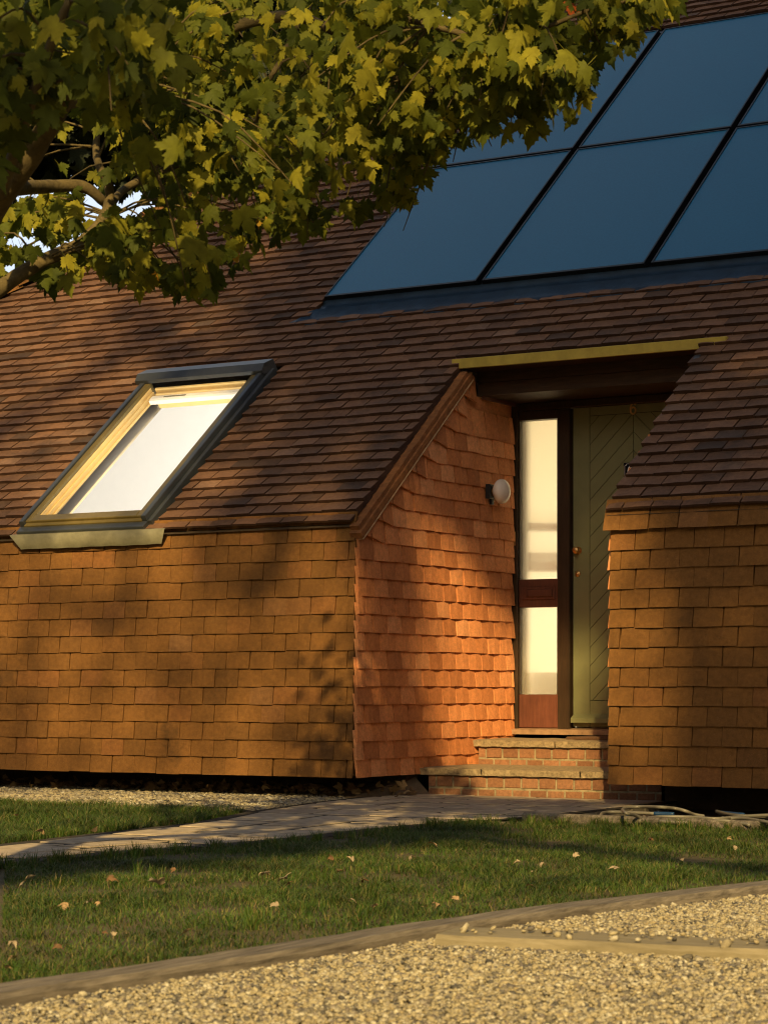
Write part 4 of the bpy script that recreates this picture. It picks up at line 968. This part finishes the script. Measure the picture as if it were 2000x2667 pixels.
# leaf litter along the wall foot
n=900; x=rng.uniform(-3.4,.1,n); y=.50+rng.normal(0,.09,n)-.12*np.abs(rng.normal(0,1,n)); k=rng.uniform(0,1,n)<.35+.5*np.clip((x+2.2)/1.6,0,1); x,y=x[k],y[k]; n=len(x)
V,F=leaves(np.stack([x,y,rng.uniform(-.02,.05,n)],1),rng.normal(0,1,(n,3))*np.array([1,1,.5]),rng.normal(0,.6,(n,3))+np.array([0,-.3,1]),rng.uniform(.03,.07,n),rng)
o=link('leaf_litter',npmesh('leaf_litter',V,F),M['litter']); tag(o,'drift of dry brown leaves under the left tiled wall','leaf litter',kind='stuff')

# ---- garden hose in the bed
def hz(x,y): return (1560+x*.2652,2020+y*.2652)
hs=empty('garden_hose',tuple(gnd(1750,2120,-.02))); tag(hs,'grey garden hose in loose loops with blue fittings on the soil under the right wall','hose')
hm=MB()
for pts in ([(1030,402,.02),(930,385,.03),(850,352,.05),(740,326,.06),(600,314,.07),(400,310,.06),(270,318,.06),(232,342,.06),(270,375,.06),(350,392,.04),(440,425,.02),(600,432,.012),(900,440,.012),(1150,436,.02),(1400,422,.03),(1700,470,.03)],
            [(540,376,.015),(300,366,.015),(80,362,.015),(18,388,.015),(50,415,.015),(150,424,.012),(280,420,.012)],
            [(400,452,.012),(450,430,.012),(600,408,.03),(900,412,.03),(1150,428,.03),(1400,405,.03),(1700,390,.03)],
            [(590,455,.012),(800,466,.012),(1000,462,.012),(1200,448,.025),(1350,462,.02),(1480,490,.012)],
            [(1150,352,.02),(1260,380,.02),(1400,398,.02),(1600,406,.02),(1800,415,.02)]):
    W=[gnd(*hz(a,b),z) for a,b,z in pts]
    for p,(a,b,z) in zip(W,pts): p.y=min(p.y,.45)
    hm.tube(W,.0082,8,5)
obj('tube',hm,M['hose'],hs,smooth=True)
for pts in ([(540,377),(640,379),(735,382)],[(1180,366),(1280,376),(1420,390)],[(272,410),(285,425)]):
    m=MB(); m.tube([gnd(*hz(a,b),.016) for a,b in pts],.0105,10,3); obj('fitting',m,M['blue'],hs,smooth=True)
st=MB(); v,f=icos(); c=gnd(1790,2092,-.04)
import bmesh
bm=bmesh.new(); bmesh.ops.create_icosphere(bm,subdivisions=4,radius=1)
for q in bm.verts:
    d=mnoise.noise(q.co*1.3)*.25+mnoise.noise(q.co*4)*.06; q.co*=1+d; q.co.x*=.34; q.co.y*=.2; q.co.z=max(-.2,q.co.z)*.17
me=bpy.data.meshes.new('rock'); bm.to_mesh(me); bm.free(); o=link('rock',me,M['stone'],None,tuple(c)); tag(o,'dark sloping boulder under the right tiled wall behind the hose','rock')

# ------------------------------------------------------------------ light
w=bpy.data.worlds.new('World'); S.world=w; w.use_nodes=True; nt=w.node_tree
skyn=nt.nodes.new('ShaderNodeTexSky'); skyn.sky_type='NISHITA'; skyn.sun_disc=False; skyn.sun_elevation=SUN_EL; skyn.sun_rotation=math.pi-SUN_AZ; skyn.dust_density=6.; skyn.air_density=1.; skyn.ozone_density=1.
bg=nt.nodes['Background']; bg.inputs['Strength'].default_value=.05
# a bank of bright thin cloud low in the sky behind the house
tc=nt.nodes.new('ShaderNodeTexCoord'); dt=N(nt,'ShaderNodeVectorMath',operation='DOT_PRODUCT'); L(nt,tc.outputs['Generated'],dt.inputs[0]); dt.inputs[1].default_value=V3((-.62,.76,.2)).normalized()
cn=noise(nt,3.5,6,.6,tc.outputs['Generated']); ad=N(nt,'ShaderNodeMath',operation='MULTIPLY_ADD'); L(nt,cn.outputs[0],ad.inputs[0]); ad.inputs[1].default_value=.22; L(nt,dt.outputs['Value'],ad.inputs[2])
cr=ramp(nt,[(.86,(0,0,0)),(.98,(1,1,1))]); L(nt,ad.outputs[0],cr.inputs[0])
L(nt,mix(nt,'MIX',cr.outputs[0],skyn.outputs[0],(11.5,13.2,15.5)),bg.inputs['Color'])
sl_=bpy.data.lights.new('sun','SUN'); sl_.energy=5.; sl_.angle=R(.7); sl_.color=(1,.71,.30); so=bpy.data.objects.new('sun',sl_); COL.objects.link(so)
so.rotation_euler=TS.to_track_quat('Z','Y').to_euler(); so.location=(8,-14,12)
# ------------------------------------------------------------------ camera
cd=bpy.data.cameras.new('camera'); cd.sensor_fit='HORIZONTAL'; cd.sensor_width=24; cd.lens=FL/2000*24; cd.shift_y=(1790-1333.5)/2000
cd.clip_end=3000; cd.clip_start=.1; cd.dof.use_dof=True; cd.dof.focus_distance=12.8; cd.dof.aperture_fstop=11.
co=bpy.data.objects.new('camera',cd); COL.objects.link(co); co.location=CAM; co.rotation_euler=(R(90),0,YAW); S.camera=co
S.view_settings.view_transform='Standard'; S.view_settings.look='None'; S.view_settings.exposure=.5; S.view_settings.gamma=1.
S.render.engine='CYCLES'; S.cycles.filter_width=1.1; S.cycles.use_denoising=True; S.cycles.max_bounces=8; S.cycles.transparent_max_bounces=8; S.cycles.sample_clamp_indirect=6
